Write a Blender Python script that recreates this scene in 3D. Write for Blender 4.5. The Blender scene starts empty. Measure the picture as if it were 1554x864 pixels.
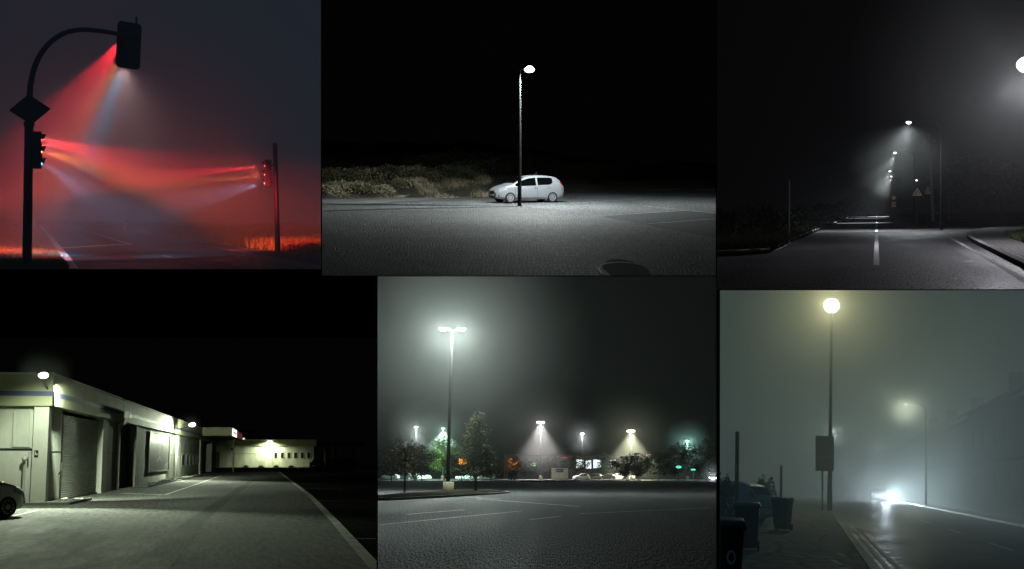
import bpy, bmesh, math, random
from mathutils import Vector, Matrix
random.seed(7)
PI = math.pi
SC = bpy.context.scene
COL = SC.collection
F = 2000.0                                # focal length in photo pixels (photo 1554 x 864)
CAM = Vector((0, 0, 3.0))
WALL_Y = 15.0                             # the dark wall with its six openings stands 15 m away

# ------------------------------------------------------------------ frames of the six places
class Place:
    """A level patch of the world seen through one opening: local x right, y forward, z up, origin on the ground."""
    def __init__(s, rect, cx, yh, eye, far, roll=True):
        u = (cx - 777) / F; T = (yh - 432) / F
        t = T / (1 + u * u) if roll else T; a = u * t if roll else 0
        n = Vector((a, t, 1)).normalized()
        yv = Vector((u, 1, -T)).normalized()
        xv = yv.cross(n)
        R = Matrix((xv, yv, n)).transposed()
        s.M = Matrix.Translation(CAM - n * eye) @ R.to_4x4()
        s.Rt = R.transposed(); s.eye = eye; s.rect = rect; s.far = far; s.cx = cx; s.yh = yh
        s.objs = []
    def ray(s, px, py):
        return s.Rt @ Vector(((px - 777) / F, 1, -(py - 432) / F))
    def g(s, px, py, z=0.0):
        d = s.ray(px, py); k = (z - s.eye) / d.z
        return Vector((d.x * k, d.y * k, z))
    def at(s, px, py, depth):
        d = s.ray(px, py); k = depth / d.y
        return Vector((d.x * k, depth, s.eye + d.z * k))
    def xat(s, px, depth, z=0.0):
        """local x of the image column px at the given depth and height"""
        py = s.yh
        for _ in range(3):
            d = s.ray(px, py); k = depth / d.y
            py += (s.eye + d.z * k - z) * F / depth
        return s.ray(px, py).x * depth / s.ray(px, py).y

def world_pt(px, py, Y):
    return CAM + Vector(((px - 777) / F * Y, Y, -(py - 432) / F * Y))

# ------------------------------------------------------------------ materials
MATS = {}
def nd(nt, t, **kw):
    n = nt.nodes.new(t)
    for k, v in kw.items():
        if k in n.inputs: n.inputs[k].default_value = v
        else: setattr(n, k, v)
    return n
def mat(name, col, rough=.8, metal=0., var=.25, scale=3., bump=0., bscale=None, spec=.5, stretch=None, col2=None, coat=0., detail=5., trans=0.):
    if name in MATS: return MATS[name]
    m = bpy.data.materials.new(name); m.use_nodes = True
    nt = m.node_tree; b = nt.nodes['Principled BSDF']
    b.inputs['Roughness'].default_value = rough; b.inputs['Metallic'].default_value = metal
    b.inputs['Specular IOR Level'].default_value = spec
    if coat: b.inputs['Coat Weight'].default_value = coat; b.inputs['Coat Roughness'].default_value = .08
    tc = nd(nt, 'ShaderNodeTexCoord'); vec = tc.outputs['Object']
    if stretch:
        mp = nd(nt, 'ShaderNodeMapping'); mp.inputs['Scale'].default_value = stretch
        nt.links.new(vec, mp.inputs['Vector']); vec = mp.outputs['Vector']
    ns = nd(nt, 'ShaderNodeTexNoise', Scale=scale, Detail=detail, Roughness=.6)
    nt.links.new(vec, ns.inputs['Vector'])
    rp = nd(nt, 'ShaderNodeValToRGB')
    c2 = col2 or tuple(min(1, c * (1 + var)) for c in col)
    c1 = tuple(c * (1 - var) for c in col)
    rp.color_ramp.elements[0].position = .3; rp.color_ramp.elements[1].position = .7
    rp.color_ramp.elements[0].color = (*c1, 1); rp.color_ramp.elements[1].color = (*c2, 1)
    nt.links.new(ns.outputs['Fac'], rp.inputs['Fac'])
    nt.links.new(rp.outputs['Color'], b.inputs['Base Color'])
    if bump:
        n2 = nd(nt, 'ShaderNodeTexNoise', Scale=bscale or scale * 4, Detail=4.)
        nt.links.new(vec, n2.inputs['Vector'])
        bp = nd(nt, 'ShaderNodeBump', Strength=bump, Distance=.05)
        nt.links.new(n2.outputs['Fac'], bp.inputs['Height']); nt.links.new(bp.outputs['Normal'], b.inputs['Normal'])
    MATS[name] = m
    return m
def glow(name, col, strength, sample=True):
    if name in MATS: return MATS[name]
    m = bpy.data.materials.new(name); m.use_nodes = True
    nt = m.node_tree; nt.nodes.clear()
    o = nd(nt, 'ShaderNodeOutputMaterial'); e = nd(nt, 'ShaderNodeEmission')
    e.inputs['Color'].default_value = (*col, 1); e.inputs['Strength'].default_value = strength
    nt.links.new(e.outputs[0], o.inputs['Surface'])
    if not sample: m.cycles.emission_sampling = 'NONE'
    MATS[name] = m
    return m
def stone_ground(name, col, cell, squash, bump, grout, rough=.75, wob=.25, spec=.4):
    """laid setts: irregular cells in rows with dark joints"""
    m = bpy.data.materials.new(name); m.use_nodes = True
    nt = m.node_tree; b = nt.nodes['Principled BSDF']; b.inputs['Roughness'].default_value = rough
    b.inputs['Specular IOR Level'].default_value = spec
    tc = nd(nt, 'ShaderNodeTexCoord')
    w = nd(nt, 'ShaderNodeTexNoise', Scale=.35, Detail=2.)
    nt.links.new(tc.outputs['Object'], w.inputs['Vector'])
    mx = nd(nt, 'ShaderNodeVectorMath', operation='MULTIPLY_ADD')
    mx.inputs[1].default_value = (wob, wob * 2, 0)
    nt.links.new(w.outputs['Color'], mx.inputs[0]); nt.links.new(tc.outputs['Object'], mx.inputs[2])
    mp = nd(nt, 'ShaderNodeMapping'); mp.inputs['Scale'].default_value = (1 / cell, 1 / (cell * squash), 1)
    nt.links.new(mx.outputs[0], mp.inputs['Vector'])
    v = nd(nt, 'ShaderNodeTexVoronoi', feature='F1', Scale=1., Randomness=.45)
    e = nd(nt, 'ShaderNodeTexVoronoi', feature='DISTANCE_TO_EDGE', Scale=1., Randomness=.45)
    nt.links.new(mp.outputs[0], v.inputs['Vector']); nt.links.new(mp.outputs[0], e.inputs['Vector'])
    big = nd(nt, 'ShaderNodeTexNoise', Scale=.22, Detail=6., Roughness=.65)
    nt.links.new(tc.outputs['Object'], big.inputs['Vector'])
    rp = nd(nt, 'ShaderNodeValToRGB')
    rp.color_ramp.elements[0].color = (*[c * .62 for c in col], 1); rp.color_ramp.elements[1].color = (*[c * 1.3 for c in col], 1)
    nt.links.new(v.outputs['Color'], rp.inputs['Fac'])
    jr = nd(nt, 'ShaderNodeMapRange'); jr.inputs['From Min'].default_value = .03; jr.inputs['From Max'].default_value = .16
    nt.links.new(e.outputs['Distance'], jr.inputs['Value'])
    mj = nd(nt, 'ShaderNodeMix', data_type='RGBA'); mj.inputs[6].default_value = (*grout, 1)
    nt.links.new(jr.outputs[0], mj.inputs[0]); nt.links.new(rp.outputs[0], mj.inputs[7])
    br = nd(nt, 'ShaderNodeMapRange'); br.inputs['From Min'].default_value = .3; br.inputs['From Max'].default_value = .7
    br.inputs['To Min'].default_value = .7; br.inputs['To Max'].default_value = 1.2
    nt.links.new(big.outputs['Fac'], br.inputs['Value'])
    mm = nd(nt, 'ShaderNodeVectorMath', operation='SCALE')
    nt.links.new(mj.outputs[2], mm.inputs[0]); nt.links.new(br.outputs[0], mm.inputs['Scale'])
    nt.links.new(mm.outputs[0], b.inputs['Base Color'])
    bp = nd(nt, 'ShaderNodeBump', Strength=bump, Distance=.06)
    nt.links.new(jr.outputs[0], bp.inputs['Height']); nt.links.new(bp.outputs[0], b.inputs['Normal'])
    return m
def asphalt(name, col, rough=.7, spec=.4, grain=40., gvar=.5, bump=.5, patch=.25, stretch=(1, .25, 1), bscale=None, sharp=.2, glint=None):
    """worn asphalt: coarse grain, broad patches, tyre-polished streaks"""
    m = bpy.data.materials.new(name); m.use_nodes = True
    nt = m.node_tree; b = nt.nodes['Principled BSDF']; b.inputs['Specular IOR Level'].default_value = spec
    tc = nd(nt, 'ShaderNodeTexCoord')
    mp = nd(nt, 'ShaderNodeMapping'); mp.inputs['Scale'].default_value = stretch
    nt.links.new(tc.outputs['Object'], mp.inputs['Vector'])
    g1 = nd(nt, 'ShaderNodeTexNoise', Scale=grain, Detail=3., Roughness=.75)
    p1 = nd(nt, 'ShaderNodeTexNoise', Scale=.55, Detail=7., Roughness=.68)
    nt.links.new(mp.outputs[0], g1.inputs['Vector']); nt.links.new(mp.outputs[0], p1.inputs['Vector'])
    r1 = nd(nt, 'ShaderNodeMapRange'); r1.inputs['From Min'].default_value = .5 - sharp; r1.inputs['From Max'].default_value = .5 + sharp
    r1.inputs['To Min'].default_value = 1 - gvar; r1.inputs['To Max'].default_value = 1 + gvar
    r2 = nd(nt, 'ShaderNodeMapRange'); r2.inputs['From Min'].default_value = .3; r2.inputs['From Max'].default_value = .7
    r2.inputs['To Min'].default_value = 1 - patch; r2.inputs['To Max'].default_value = 1 + patch
    nt.links.new(g1.outputs['Fac'], r1.inputs['Value']); nt.links.new(p1.outputs['Fac'], r2.inputs['Value'])
    mu = nd(nt, 'ShaderNodeMath', operation='MULTIPLY')
    nt.links.new(r1.outputs[0], mu.inputs[0]); nt.links.new(r2.outputs[0], mu.inputs[1])
    sc = nd(nt, 'ShaderNodeVectorMath', operation='SCALE'); sc.inputs[0].default_value = col
    nt.links.new(mu.outputs[0], sc.inputs['Scale']); nt.links.new(sc.outputs[0], b.inputs['Base Color'])
    r3 = nd(nt, 'ShaderNodeMapRange'); r3.inputs['From Min'].default_value = .3; r3.inputs['From Max'].default_value = .7
    r3.inputs['To Min'].default_value = max(.1, rough - patch * .35); r3.inputs['To Max'].default_value = min(1, rough + patch * .35)
    nt.links.new(p1.outputs['Fac'], r3.inputs['Value']); nt.links.new(r3.outputs[0], b.inputs['Roughness'])
    if glint:                                   # only some grains are wet enough to shine
        gs = nd(nt, 'ShaderNodeMapRange'); gs.inputs['From Min'].default_value = glint[0]; gs.inputs['From Max'].default_value = glint[1]
        gs.inputs['To Min'].default_value = 0.; gs.inputs['To Max'].default_value = glint[2]
        nt.links.new(g1.outputs['Fac'], gs.inputs['Value']); nt.links.new(gs.outputs[0], b.inputs['Specular IOR Level'])
    if bscale:
        g2 = nd(nt, 'ShaderNodeTexNoise', Scale=bscale, Detail=3.); nt.links.new(mp.outputs[0], g2.inputs['Vector'])
    else: g2 = g1
    bp = nd(nt, 'ShaderNodeBump', Strength=bump, Distance=.03)
    nt.links.new(g2.outputs['Fac'], bp.inputs['Height']); nt.links.new(bp.outputs[0], b.inputs['Normal'])
    return m

# ------------------------------------------------------------------ mesh builder
class MB:
    def __init__(s): s.v = []; s.f = []; s.mi = []
    def add(s, vs, fs, m=0):
        o = len(s.v); s.v += [tuple(p) for p in vs]
        for f in fs: s.f.append([i + o for i in f]); s.mi.append(m)
        return s
    def box(s, x0, x1, y0, y1, z0, z1, m=0, M=None):
        p = [Vector((x, y, z)) for z in (z0, z1) for y in (y0, y1) for x in (x0, x1)]
        if M: p = [M @ q for q in p]
        return s.add(p, [(0, 2, 3, 1), (4, 5, 7, 6), (0, 1, 5, 4), (2, 6, 7, 3), (0, 4, 6, 2), (1, 3, 7, 5)], m)
    def cbox(s, c, sx, sy, sz, m=0, M=None):
        return s.box(c[0] - sx / 2, c[0] + sx / 2, c[1] - sy / 2, c[1] + sy / 2, c[2] - sz / 2, c[2] + sz / 2, m, M)
    def tube(s, pts, rad, n=12, m=0, cap=True):
        pts = [Vector(p) for p in pts]
        if not hasattr(rad, '__len__'): rad = [rad] * len(pts)
        t0 = (pts[1] - pts[0]).normalized()
        a = t0.orthogonal().normalized(); o = len(s.v); N = len(pts)
        for i, p in enumerate(pts):
            t = (pts[min(i + 1, N - 1)] - pts[max(i - 1, 0)]).normalized()
            a = (a - t * a.dot(t)).normalized(); b = t.cross(a)
            for k in range(n):
                w = 2 * PI * k / n
                s.v.append(tuple(p + (a * math.cos(w) + b * math.sin(w)) * rad[i]))
        for i in range(N - 1):
            for k in range(n):
                s.f.append([o + i * n + k, o + i * n + (k + 1) % n, o + (i + 1) * n + (k + 1) % n, o + (i + 1) * n + k]); s.mi.append(m)
        if cap:
            s.f.append([o + k for k in range(n)][::-1]); s.mi.append(m)
            s.f.append([o + (N - 1) * n + k for k in range(n)]); s.mi.append(m)
        return s
    def lathe(s, prof, n=24, m=0, M=None, cap=True):
        """profile of (radius, z), turned round z"""
        o = len(s.v)
        for r, z in prof:
            for k in range(n):
                w = 2 * PI * k / n; p = Vector((r * math.cos(w), r * math.sin(w), z))
                s.v.append(tuple(M @ p if M else p))
        for i in range(len(prof) - 1):
            for k in range(n):
                s.f.append([o + i * n + k, o + i * n + (k + 1) % n, o + (i + 1) * n + (k + 1) % n, o + (i + 1) * n + k]); s.mi.append(m)
        if cap:
            s.f.append([o + k for k in range(n)][::-1]); s.mi.append(m)
            s.f.append([o + (len(prof) - 1) * n + k for k in range(n)]); s.mi.append(m)
        return s
    def prism(s, poly, d0, d1, M=None, m=0):
        """poly in (x, z), extruded along y from d0 to d1"""
        n = len(poly)
        p = [Vector((x, d0, z)) for x, z in poly] + [Vector((x, d1, z)) for x, z in poly]
        if M: p = [M @ q for q in p]
        fs = [list(range(n)), list(range(n, 2 * n))[::-1]] + [(i, i + n, (i + 1) % n + n, (i + 1) % n) for i in range(n)]
        return s.add(p, fs, m)
    def slab(s, poly, z0, z1, m=0):
        """poly of points on the ground, raised from z0 to z1"""
        n = len(poly)
        p = [(q[0], q[1], z0) for q in poly] + [(q[0], q[1], z1) for q in poly]
        return s.add(p, [list(range(n))[::-1], list(range(n, 2 * n))] + [(i, (i + 1) % n, (i + 1) % n + n, i + n) for i in range(n)], m)
    def sphere(s, c, r, n=14, sc=(1, 1, 1), m=0):
        prof = [(max(1e-4, r * math.sin(PI * i / n)), -r * math.cos(PI * i / n)) for i in range(n + 1)]
        M = Matrix.Translation(Vector(c)) @ Matrix.Diagonal((*sc, 1))
        return s.lathe(prof, n * 2 if n < 10 else 20, m, M, False)
    def leaves(s, pts, size, m=0, flat=0.):
        for p in pts:
            z = random.uniform(.7, 1.3) * size
            a = Vector((random.gauss(0, 1), random.gauss(0, 1), random.gauss(0, 1) * (1 - flat))).normalized()
            b = a.orthogonal().normalized(); b.rotate(Matrix.Rotation(random.random() * 6.28, 3, a))
            p = Vector(p)
            s.add([p - a * z, p + b * z * .55, p + a * z, p - b * z * .55], [(0, 1, 2, 3)], m)
        return s
    def build(s, name, mats, parent=None, smooth=False, bevel=0., place=None, loc=None, rot=0., fixn=True):
        me = bpy.data.meshes.new(name)
        me.from_pydata(s.v, [], s.f)
        if not isinstance(mats, (list, tuple)): mats = [mats]
        for m in mats: me.materials.append(m)
        if len(mats) > 1: me.polygons.foreach_set('material_index', s.mi)
        if fixn or bevel:
            bm = bmesh.new(); bm.from_mesh(me)
            if bevel:
                es = [e for e in bm.edges if len(e.link_faces) == 2 and e.calc_face_angle(0) > .6]
                bmesh.ops.bevel(bm, geom=es, offset=bevel, segments=2, affect='EDGES', profile=.5)
            bmesh.ops.recalc_face_normals(bm, faces=bm.faces[:])
            bm.to_mesh(me); bm.free()
        if smooth:
            me.polygons.foreach_set('use_smooth', [True] * len(me.polygons))
            me.set_sharp_from_angle(angle=math.radians(40))
        o = bpy.data.objects.new(name, me); COL.objects.link(o)
        if parent: o.parent = parent
        if place: put(o, place, loc or (0, 0, 0), rot)
        return o

def put(o, P, loc=(0, 0, 0), rot=0., R=None):
    o.matrix_basis = P.M @ Matrix.Translation(Vector(loc)) @ (R if R is not None else Matrix.Rotation(rot, 4, 'Z'))
    P.objs.append(o)
def tag(o, label, cat, group=None):
    o['label'] = label; o['category'] = cat
    if group: o['group'] = group
    return o
def thing(name, label, cat, P, loc=(0, 0, 0), rot=0., group=None, R=None):
    o = bpy.data.objects.new(name, None); COL.objects.link(o); o.empty_display_size = .2
    put(o, P, loc, rot, R)
    return tag(o, label, cat, group)
def kids(o): return [c for c in bpy.data.objects if c.parent == o]
def dup(root, P, loc, rot, label, group=None, scale=1.):
    def cp(o, par):
        c = o.copy(); COL.objects.link(c)
        if par: c.parent = par
        for ch in kids(o): cp(ch, c)
        return c
    r = cp(root, None); put(r, P, loc, rot)
    if scale != 1.: r.matrix_basis = r.matrix_basis @ Matrix.Scale(scale, 4)
    r['label'] = label
    if group: r['group'] = group
    return r
def struct(o, kind='structure'): o['kind'] = kind; return o
def light(name, P, loc, power, col=(1, 1, 1), radius=.1, target=None, angle=None, blend=.5, parent=None):
    l = bpy.data.lights.new(name, 'SPOT' if angle else 'POINT')
    l.energy = power; l.color = col; l.shadow_soft_size = radius
    if angle: l.spot_size = math.radians(angle); l.spot_blend = blend
    o = bpy.data.objects.new(name, l); COL.objects.link(o)
    M = Matrix.Translation(Vector(loc))
    if target is not None:
        d = Vector(target) - Vector(loc)
        M = M @ d.to_track_quat('-Z', 'Y').to_matrix().to_4x4()
    if parent: o.parent = parent; o.matrix_basis = M
    else: o.matrix_basis = P.M @ M
    return o
def ribbon(P, pts, width, z=.008, zt=None):
    """strip of given real width along ground points"""
    pts = [Vector(p) for p in pts]; L = []; Rr = []
    for i, p in enumerate(pts):
        t = (pts[min(i + 1, len(pts) - 1)] - pts[max(i - 1, 0)]); t.z = 0; t.normalize()
        nrm = Vector((-t.y, t.x, 0)) * width / 2
        L.append(p + nrm); Rr.append(p - nrm)
    mb = MB(); n = len(pts)
    if zt is None:
        mb.add([(q.x, q.y, z) for q in L + Rr], [(i, i + 1, n + i + 1, n + i) for i in range(n - 1)])
    else:
        vs = [(q.x, q.y, z) for q in L + Rr] + [(q.x, q.y, zt) for q in L + Rr]
        fs = []
        for i in range(n - 1):
            fs += [(2 * n + i, 2 * n + i + 1, 3 * n + i + 1, 3 * n + i), (i, i + 1, 2 * n + i + 1, 2 * n + i), (n + i, n + i + 1, 3 * n + i + 1, 3 * n + i)]
        fs += [(0, n, 3 * n, 2 * n), (n - 1, 2 * n - 1, 4 * n - 1, 3 * n - 1)]
        mb.add(vs, fs)
    return mb
def sheet(P, px, z=.004, grid=False):
    """flat ground polygon given by image points on the ground"""
    pts = [P.g(x, y, z) for x, y in px]
    return MB().add(pts, [list(range(len(pts)))])
def dense(pts, n=6):
    out = []
    for a, b in zip(pts[:-1], pts[1:]):
        a = Vector(a); b = Vector(b)
        for k in range(n): out.append(a.lerp(b, k / n))
    out.append(Vector(pts[-1])); return out
def spline(pts, n=8):
    """Catmull-Rom through 2-tuples or vectors"""
    P_ = [Vector(p) for p in pts]; P_ = [P_[0] * 2 - P_[1]] + P_ + [P_[-1] * 2 - P_[-2]]; out = []
    for i in range(1, len(P_) - 2):
        for k in range(n):
            t = k / n; a, b, c, d = P_[i - 1:i + 3]
            out.append(.5 * ((2 * b) + (c - a) * t + (2 * a - 5 * b + 4 * c - d) * t * t + (3 * b - a - 3 * c + d) * t ** 3))
    out.append(P_[-2]); return out

# ------------------------------------------------------------------ the six places
#            opening in photo pixels        cx    horizon eye  far
P1 = Place((-260, -200, 487.0, 409.0),        243,  323,   1.6, 240)     # foggy junction with signals
P2 = Place((488.4, -200, 1086.6, 418.6),     787,  225,   2.78, 150)    # parking place with hatchback
P3 = Place((1087.8, -200, 1830, 439.4),      1330, 316,   1.6, 400)     # misty road with lamps
P4 = Place((-260, 512, 571.8, 905),          285,  695,   1.7, 300, False)     # workshop yard
P5 = Place((573, 419.6, 1087.2, 905),       830,  718,   1.6, 390)     # car park in fog
P6 = Place((1092.4, 440.6, 1830, 905),      1320, 738,   1.6, 320)     # foggy street
PLACES = [P1, P2, P3, P4, P5, P6]
def ground_poly(P, inset=.35):
    x0, y0, x1, y1 = P.rect; x0 += inset; x1 -= inset; y1 -= inset
    yf = P.yh + P.eye * F / (P.far * .999)
    # far edge at local depth = far
    a, b = P.g(x0, y1), P.g(x1, y1)
    def farpt(px):
        lo = P.yh - 30; hi = y1
        for _ in range(60):
            mid = (lo + hi) / 2
            d = P.ray(px, mid)
            if d.z >= -1e-6 or -P.eye / d.z * d.y > P.far: lo = mid
            else: hi = mid
        return P.g(px, hi)
    return [a, b, farpt(x1), farpt(x0)]
# ------------------------------------------------------------------ room: dark wall with six openings, skies, grounds, haze
M_BLACK = mat('matt_black_paint', (.0025, .0025, .0028), rough=.95, spec=.05)
def build_room():
    xs = sorted({-900, 2450} | {r for P in PLACES for r in (P.rect[0], P.rect[2])})
    ys = sorted({-700, 1500} | {r for P in PLACES for r in (P.rect[1], P.rect[3])})
    mb = MB()
    for i in range(len(xs) - 1):
        for j in range(len(ys) - 1):
            cx = (xs[i] + xs[i + 1]) / 2; cy = (ys[j] + ys[j + 1]) / 2
            if any(P.rect[0] < cx < P.rect[2] and P.rect[1] < cy < P.rect[3] for P in PLACES): continue
            q = [(xs[i], ys[j]), (xs[i + 1], ys[j]), (xs[i + 1], ys[j + 1]), (xs[i], ys[j + 1])]
            a = [world_pt(x, y, WALL_Y - .012) for x, y in q]; b = [world_pt(x, y, WALL_Y) for x, y in q]
            mb.add(a + b, [(0, 1, 2, 3), (4, 7, 6, 5), (0, 4, 5, 1), (1, 5, 6, 2), (2, 6, 7, 3), (3, 7, 4, 0)])
    # the sill behind each opening, down to where its ground begins
    for P in PLACES:
        x0, y0, x1, y1 = P.rect
        a, b = P.M @ P.g(x0, y1 - .35), P.M @ P.g(x1, y1 - .35)
        mb.add([world_pt(x0, y1, WALL_Y), world_pt(x1, y1, WALL_Y), b, a], [(0, 1, 2, 3)])
    o = mb.build('wall', M_BLACK, fixn=False)
    struct(o)
    o['label'] = 'matt black wall between the six night scenes'

SKYCOL = {id(P1): (.0135, .021, .030), id(P2): (.0007, .0007, .0007), id(P3): (.0012, .0012, .0014), id(P4): (.0007, .0008, .0007),
          id(P5): (.0012, .0013, .0012), id(P6): (.0085, .020, .026)}
def build_sky(P, name):
    x0, y0, x1, y1 = P.rect
    D = P.far - .5
    far = [P.M @ P.at(x, y, D) for x, y in ((x0, y0), (x1, y0), (x1, y1), (x0, y1))]
    near = [world_pt(x, y, WALL_Y) for x, y in ((x0, y0), (x1, y0), (x1, y1), (x0, y1))]
    mb = MB().add(near + far, [(4, 5, 6, 7), (0, 1, 5, 4), (1, 2, 6, 5), (3, 0, 4, 7)])
    o = mb.build('sky', glow('night_sky_' + name, SKYCOL[id(P)], 1., sample=False), fixn=False)
    struct(o)
HAZE = {id(P1): (.0085, .15, (.95, .93, .95)), id(P3): (.0003, .3, (.95, .97, 1.)), id(P5): (.0002, .3, (.92, 1., .95)), id(P6): (.0155, .25, (.9, 1., .97))}
def volume(den, ani, col):
    m = bpy.data.materials.new('night_haze'); m.use_nodes = True
    nt = m.node_tree; nt.nodes.clear()
    out = nd(nt, 'ShaderNodeOutputMaterial'); v = nd(nt, 'ShaderNodeVolumePrincipled')
    v.inputs['Density'].default_value = den; v.inputs['Anisotropy'].default_value = ani
    v.inputs['Color'].default_value = (*col, 1)
    nt.links.new(v.outputs[0], out.inputs['Volume'])
    return m
# mist spheres added to make the halos about the lamps: place, image point, depth, outer radius, density in the middle
HALO_MIST = [(P5, 684, 516, 107, 11.5, .0021), (P5, 631.5, 652, 276, 6.5, .006), (P5, 672.5, 653, 290, 6., .006), (P5, 820.5, 652, 320, 11., .0028),
        (P5, 883.5, 661, 345, 5.5, .005), (P5, 957.5, 665, 325, 12., .0028), (P5, 1043, 672, 345, 6.5, .008), (P5, 1081, 718, 298, 3., .006),
        (P3, 1556, 108, 58, 7.2, .0028), (P3, 1377, 194, 97, 5., .0022), (P3, 1356, 238, 149, 5., .0020), (P3, 1348.5, 265, 220, 4., .0016), (P3, 1351, 272, 255, 4., .0016),
        (P6, 1262, 472, 80, 5.5, .022), (P6, 1375, 618, 119, 2.4, .032), (P6, 1265.5, 655, 170, 2., .025), (P6, 1335.5, 680, 240, 2.2, .02), (P6, 1334, 748, 150, 7., .012),
        (P4, 68, 564, 46, .95, .0035), (P4, 278, 646, 112, 1.5, .002)]
def build_haze():
    mb = MB(); ms = []
    for P in PLACES:
        if id(P) not in HAZE: continue
        x0, y0, x1, y1 = P.rect; x0 += .15; y0 += .15; x1 -= .15; y1 -= .15
        D = P.far - 1.5
        near = [world_pt(x, y, WALL_Y + .06) for x, y in ((x0, y0), (x1, y0), (x1, y1), (x0, y1))]
        far = [P.M @ P.at(x, y, D) for x, y in ((x0, y0), (x1, y0), (x1, y1), (x0, y1))]
        mb.add(near + far, [(3, 2, 1, 0), (4, 5, 6, 7), (0, 1, 5, 4), (1, 2, 6, 5), (2, 3, 7, 6), (3, 0, 4, 7)], len(ms))
        den, ani, col = HAZE[id(P)]
        ms.append(volume(den, ani, col))
    o = mb.build('haze', ms, fixn=True)
    o['kind'] = 'stuff'
    # added spheres of thicker mist for the lamp halos, thinning outwards
    for f in (1., .92, .83, .73, .62):
        mb = MB(); ms = []
        for P, px, py, D, R, den in HALO_MIST:
            mb.sphere(P.M @ P.at(px, py, D), R * f, 20, (1, 1, 1), len(ms)); ms.append(volume(den / 5, .2, (.96, 1., .98)))
        mb.build('haze', ms, fixn=True)['kind'] = 'stuff'
def ground(P, m, name='ground'):
    o = MB().add(ground_poly(P), [(0, 1, 2, 3)]).build(name, m, place=P, fixn=False)
    return struct(o)
# ------------------------------------------------------------------ a five-door hatchback (x forward, wheels on z = 0)
XS = [-2.0, -1.97, -1.9, -1.8, -1.62, -1.35, -.9, -.4, .1, .42, .75, 1.05, 1.25, 1.5, 1.72, 1.88, 1.97, 2.01]
ZT = [.80, .95, 1.08, 1.21, 1.345, 1.425, 1.475, 1.49, 1.455, 1.36, 1.20, 1.045, .985, .92, .85, .76, .66, .56]
ZB = [.74, .86, .92, .95, .965, .96, .945, .925, .905, .895, .885, .88, .87, .84, .79, .70, .60, .50]
ZL = [.40, .32, .27, .24, .21, .19, .19, .19, .19, .19, .19, .19, .19, .20, .22, .24, .27, .32]
WM = [.66, .74, .78, .805, .825, .838, .845, .845, .845, .845, .842, .835, .825, .80, .755, .68, .60, .52]
WT = [.52, .555, .57, .58, .59, .60, .61, .61, .60, .59, .61, .67, .70, .69, .65, .58, .50, .43]
def ip(A, x):
    x = max(XS[0], min(XS[-1], x))
    for i in range(len(XS) - 1):
        if x <= XS[i + 1]:
            t = (x - XS[i]) / (XS[i + 1] - XS[i]); return A[i] + (A[i + 1] - A[i]) * t
    return A[-1]
def car_section(x):
    zt, zb, zl, wm, wt = ip(ZT, x), ip(ZB, x), ip(ZL, x), ip(WM, x), ip(WT, x)
    gl = zt - .13 * (zt - zb)
    return [(0, zl), (.86 * wm, zl), (.955 * wm, zl + .07), (.985 * wm, zl + .22 * (zb - zl)), (wm, zl + .62 * (zb - zl)), (.985 * wm, zb),
            (wt + .02, gl), (wt * .88, zt), (wt * .5, zt + .016), (0, zt + .02)]
def side_y(x, z):
    s = car_section(x)[2:8]
    for a, b in zip(s[:-1], s[1:]):
        if a[1] <= z <= b[1] and b[1] > a[1]:
            t = (z - a[1]) / (b[1] - a[1]); return a[0] + (b[0] - a[0]) * t
    return s[0][0] if z < s[0][1] else s[-1][0]
def side_patch(mb, x0, x1, lo, hi, n=8, off=.006, sd=1, m=0, rows=4):
    for i in range(n):
        a = x0 + (x1 - x0) * i / n; b = x0 + (x1 - x0) * (i + 1) / n
        for r in range(rows):
            q = []
            for x, t in ((a, r / rows), (b, r / rows), (b, (r + 1) / rows), (a, (r + 1) / rows)):
                l, h = lo(x), hi(x)
                if h < l: h = l
                z = l + (h - l) * t
                q.append((x, sd * (side_y(x, z) + off), z))
            mb.add(q, [(0, 1, 2, 3)], m)
def top_patch(mb, x0, x1, k0, k1, n=6, off=.008):
    """strip of the upper skin between |y| < k * top width"""
    for i in range(n):
        a = x0 + (x1 - x0) * i / n; b = x0 + (x1 - x0) * (i + 1) / n
        ka = k0 + (k1 - k0) * i / n; kb = k0 + (k1 - k0) * (i + 1) / n
        ra = [(a, ip(WT, a) * ka * u, ip(ZT, a) + .02 * (1 - abs(u)) + off) for u in (-1, -.5, 0, .5, 1)]
        rb = [(b, ip(WT, b) * kb * u, ip(ZT, b) + .02 * (1 - abs(u)) + off) for u in (-1, -.5, 0, .5, 1)]
        mb.add(ra + rb, [(j, j + 1, j + 6, j + 5) for j in range(4)])
def wheel(root, x, y, tm, rm, style='cover'):
    sd = 1 if y > 0 else -1
    w = bpy.data.objects.new('wheel', None); COL.objects.link(w); w.parent = root; w.location = (x, y, .30)
    R = Matrix.Rotation(-PI / 2 * sd, 4, 'X')
    MB().lathe([(.17, -.1), (.26, -.1), (.292, -.07), (.3, -.02), (.3, .04), (.29, .085), (.262, .1), (.205, .095), (.2, .06)], 32, 0, R).build('tyre', tm, w, True)
    rb = MB().lathe([(.205, .075), (.2, .098), (.185, .1), (.175, .085), (.06, .098), (.03, .104), (.001, .104)], 32, 0, R, True)
    if style == 'cover':
        for k in range(9):
            a = 2 * PI * k / 9; p = R @ Vector((.128 * math.cos(a), .128 * math.sin(a), .093))
            rb.sphere(p, .024, 6, (1, .4, 1), 1)
    else:
        for k in range(10):
            a = 2 * PI * k / 10
            rb.cbox((0, 0, 0), .1, .055, .03, 1, R @ Matrix.Rotation(a, 4, 'Z') @ Matrix.Translation((.128, 0, .092)))
    rb.build('rim', [rm, M_TYRE], w, True)
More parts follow.
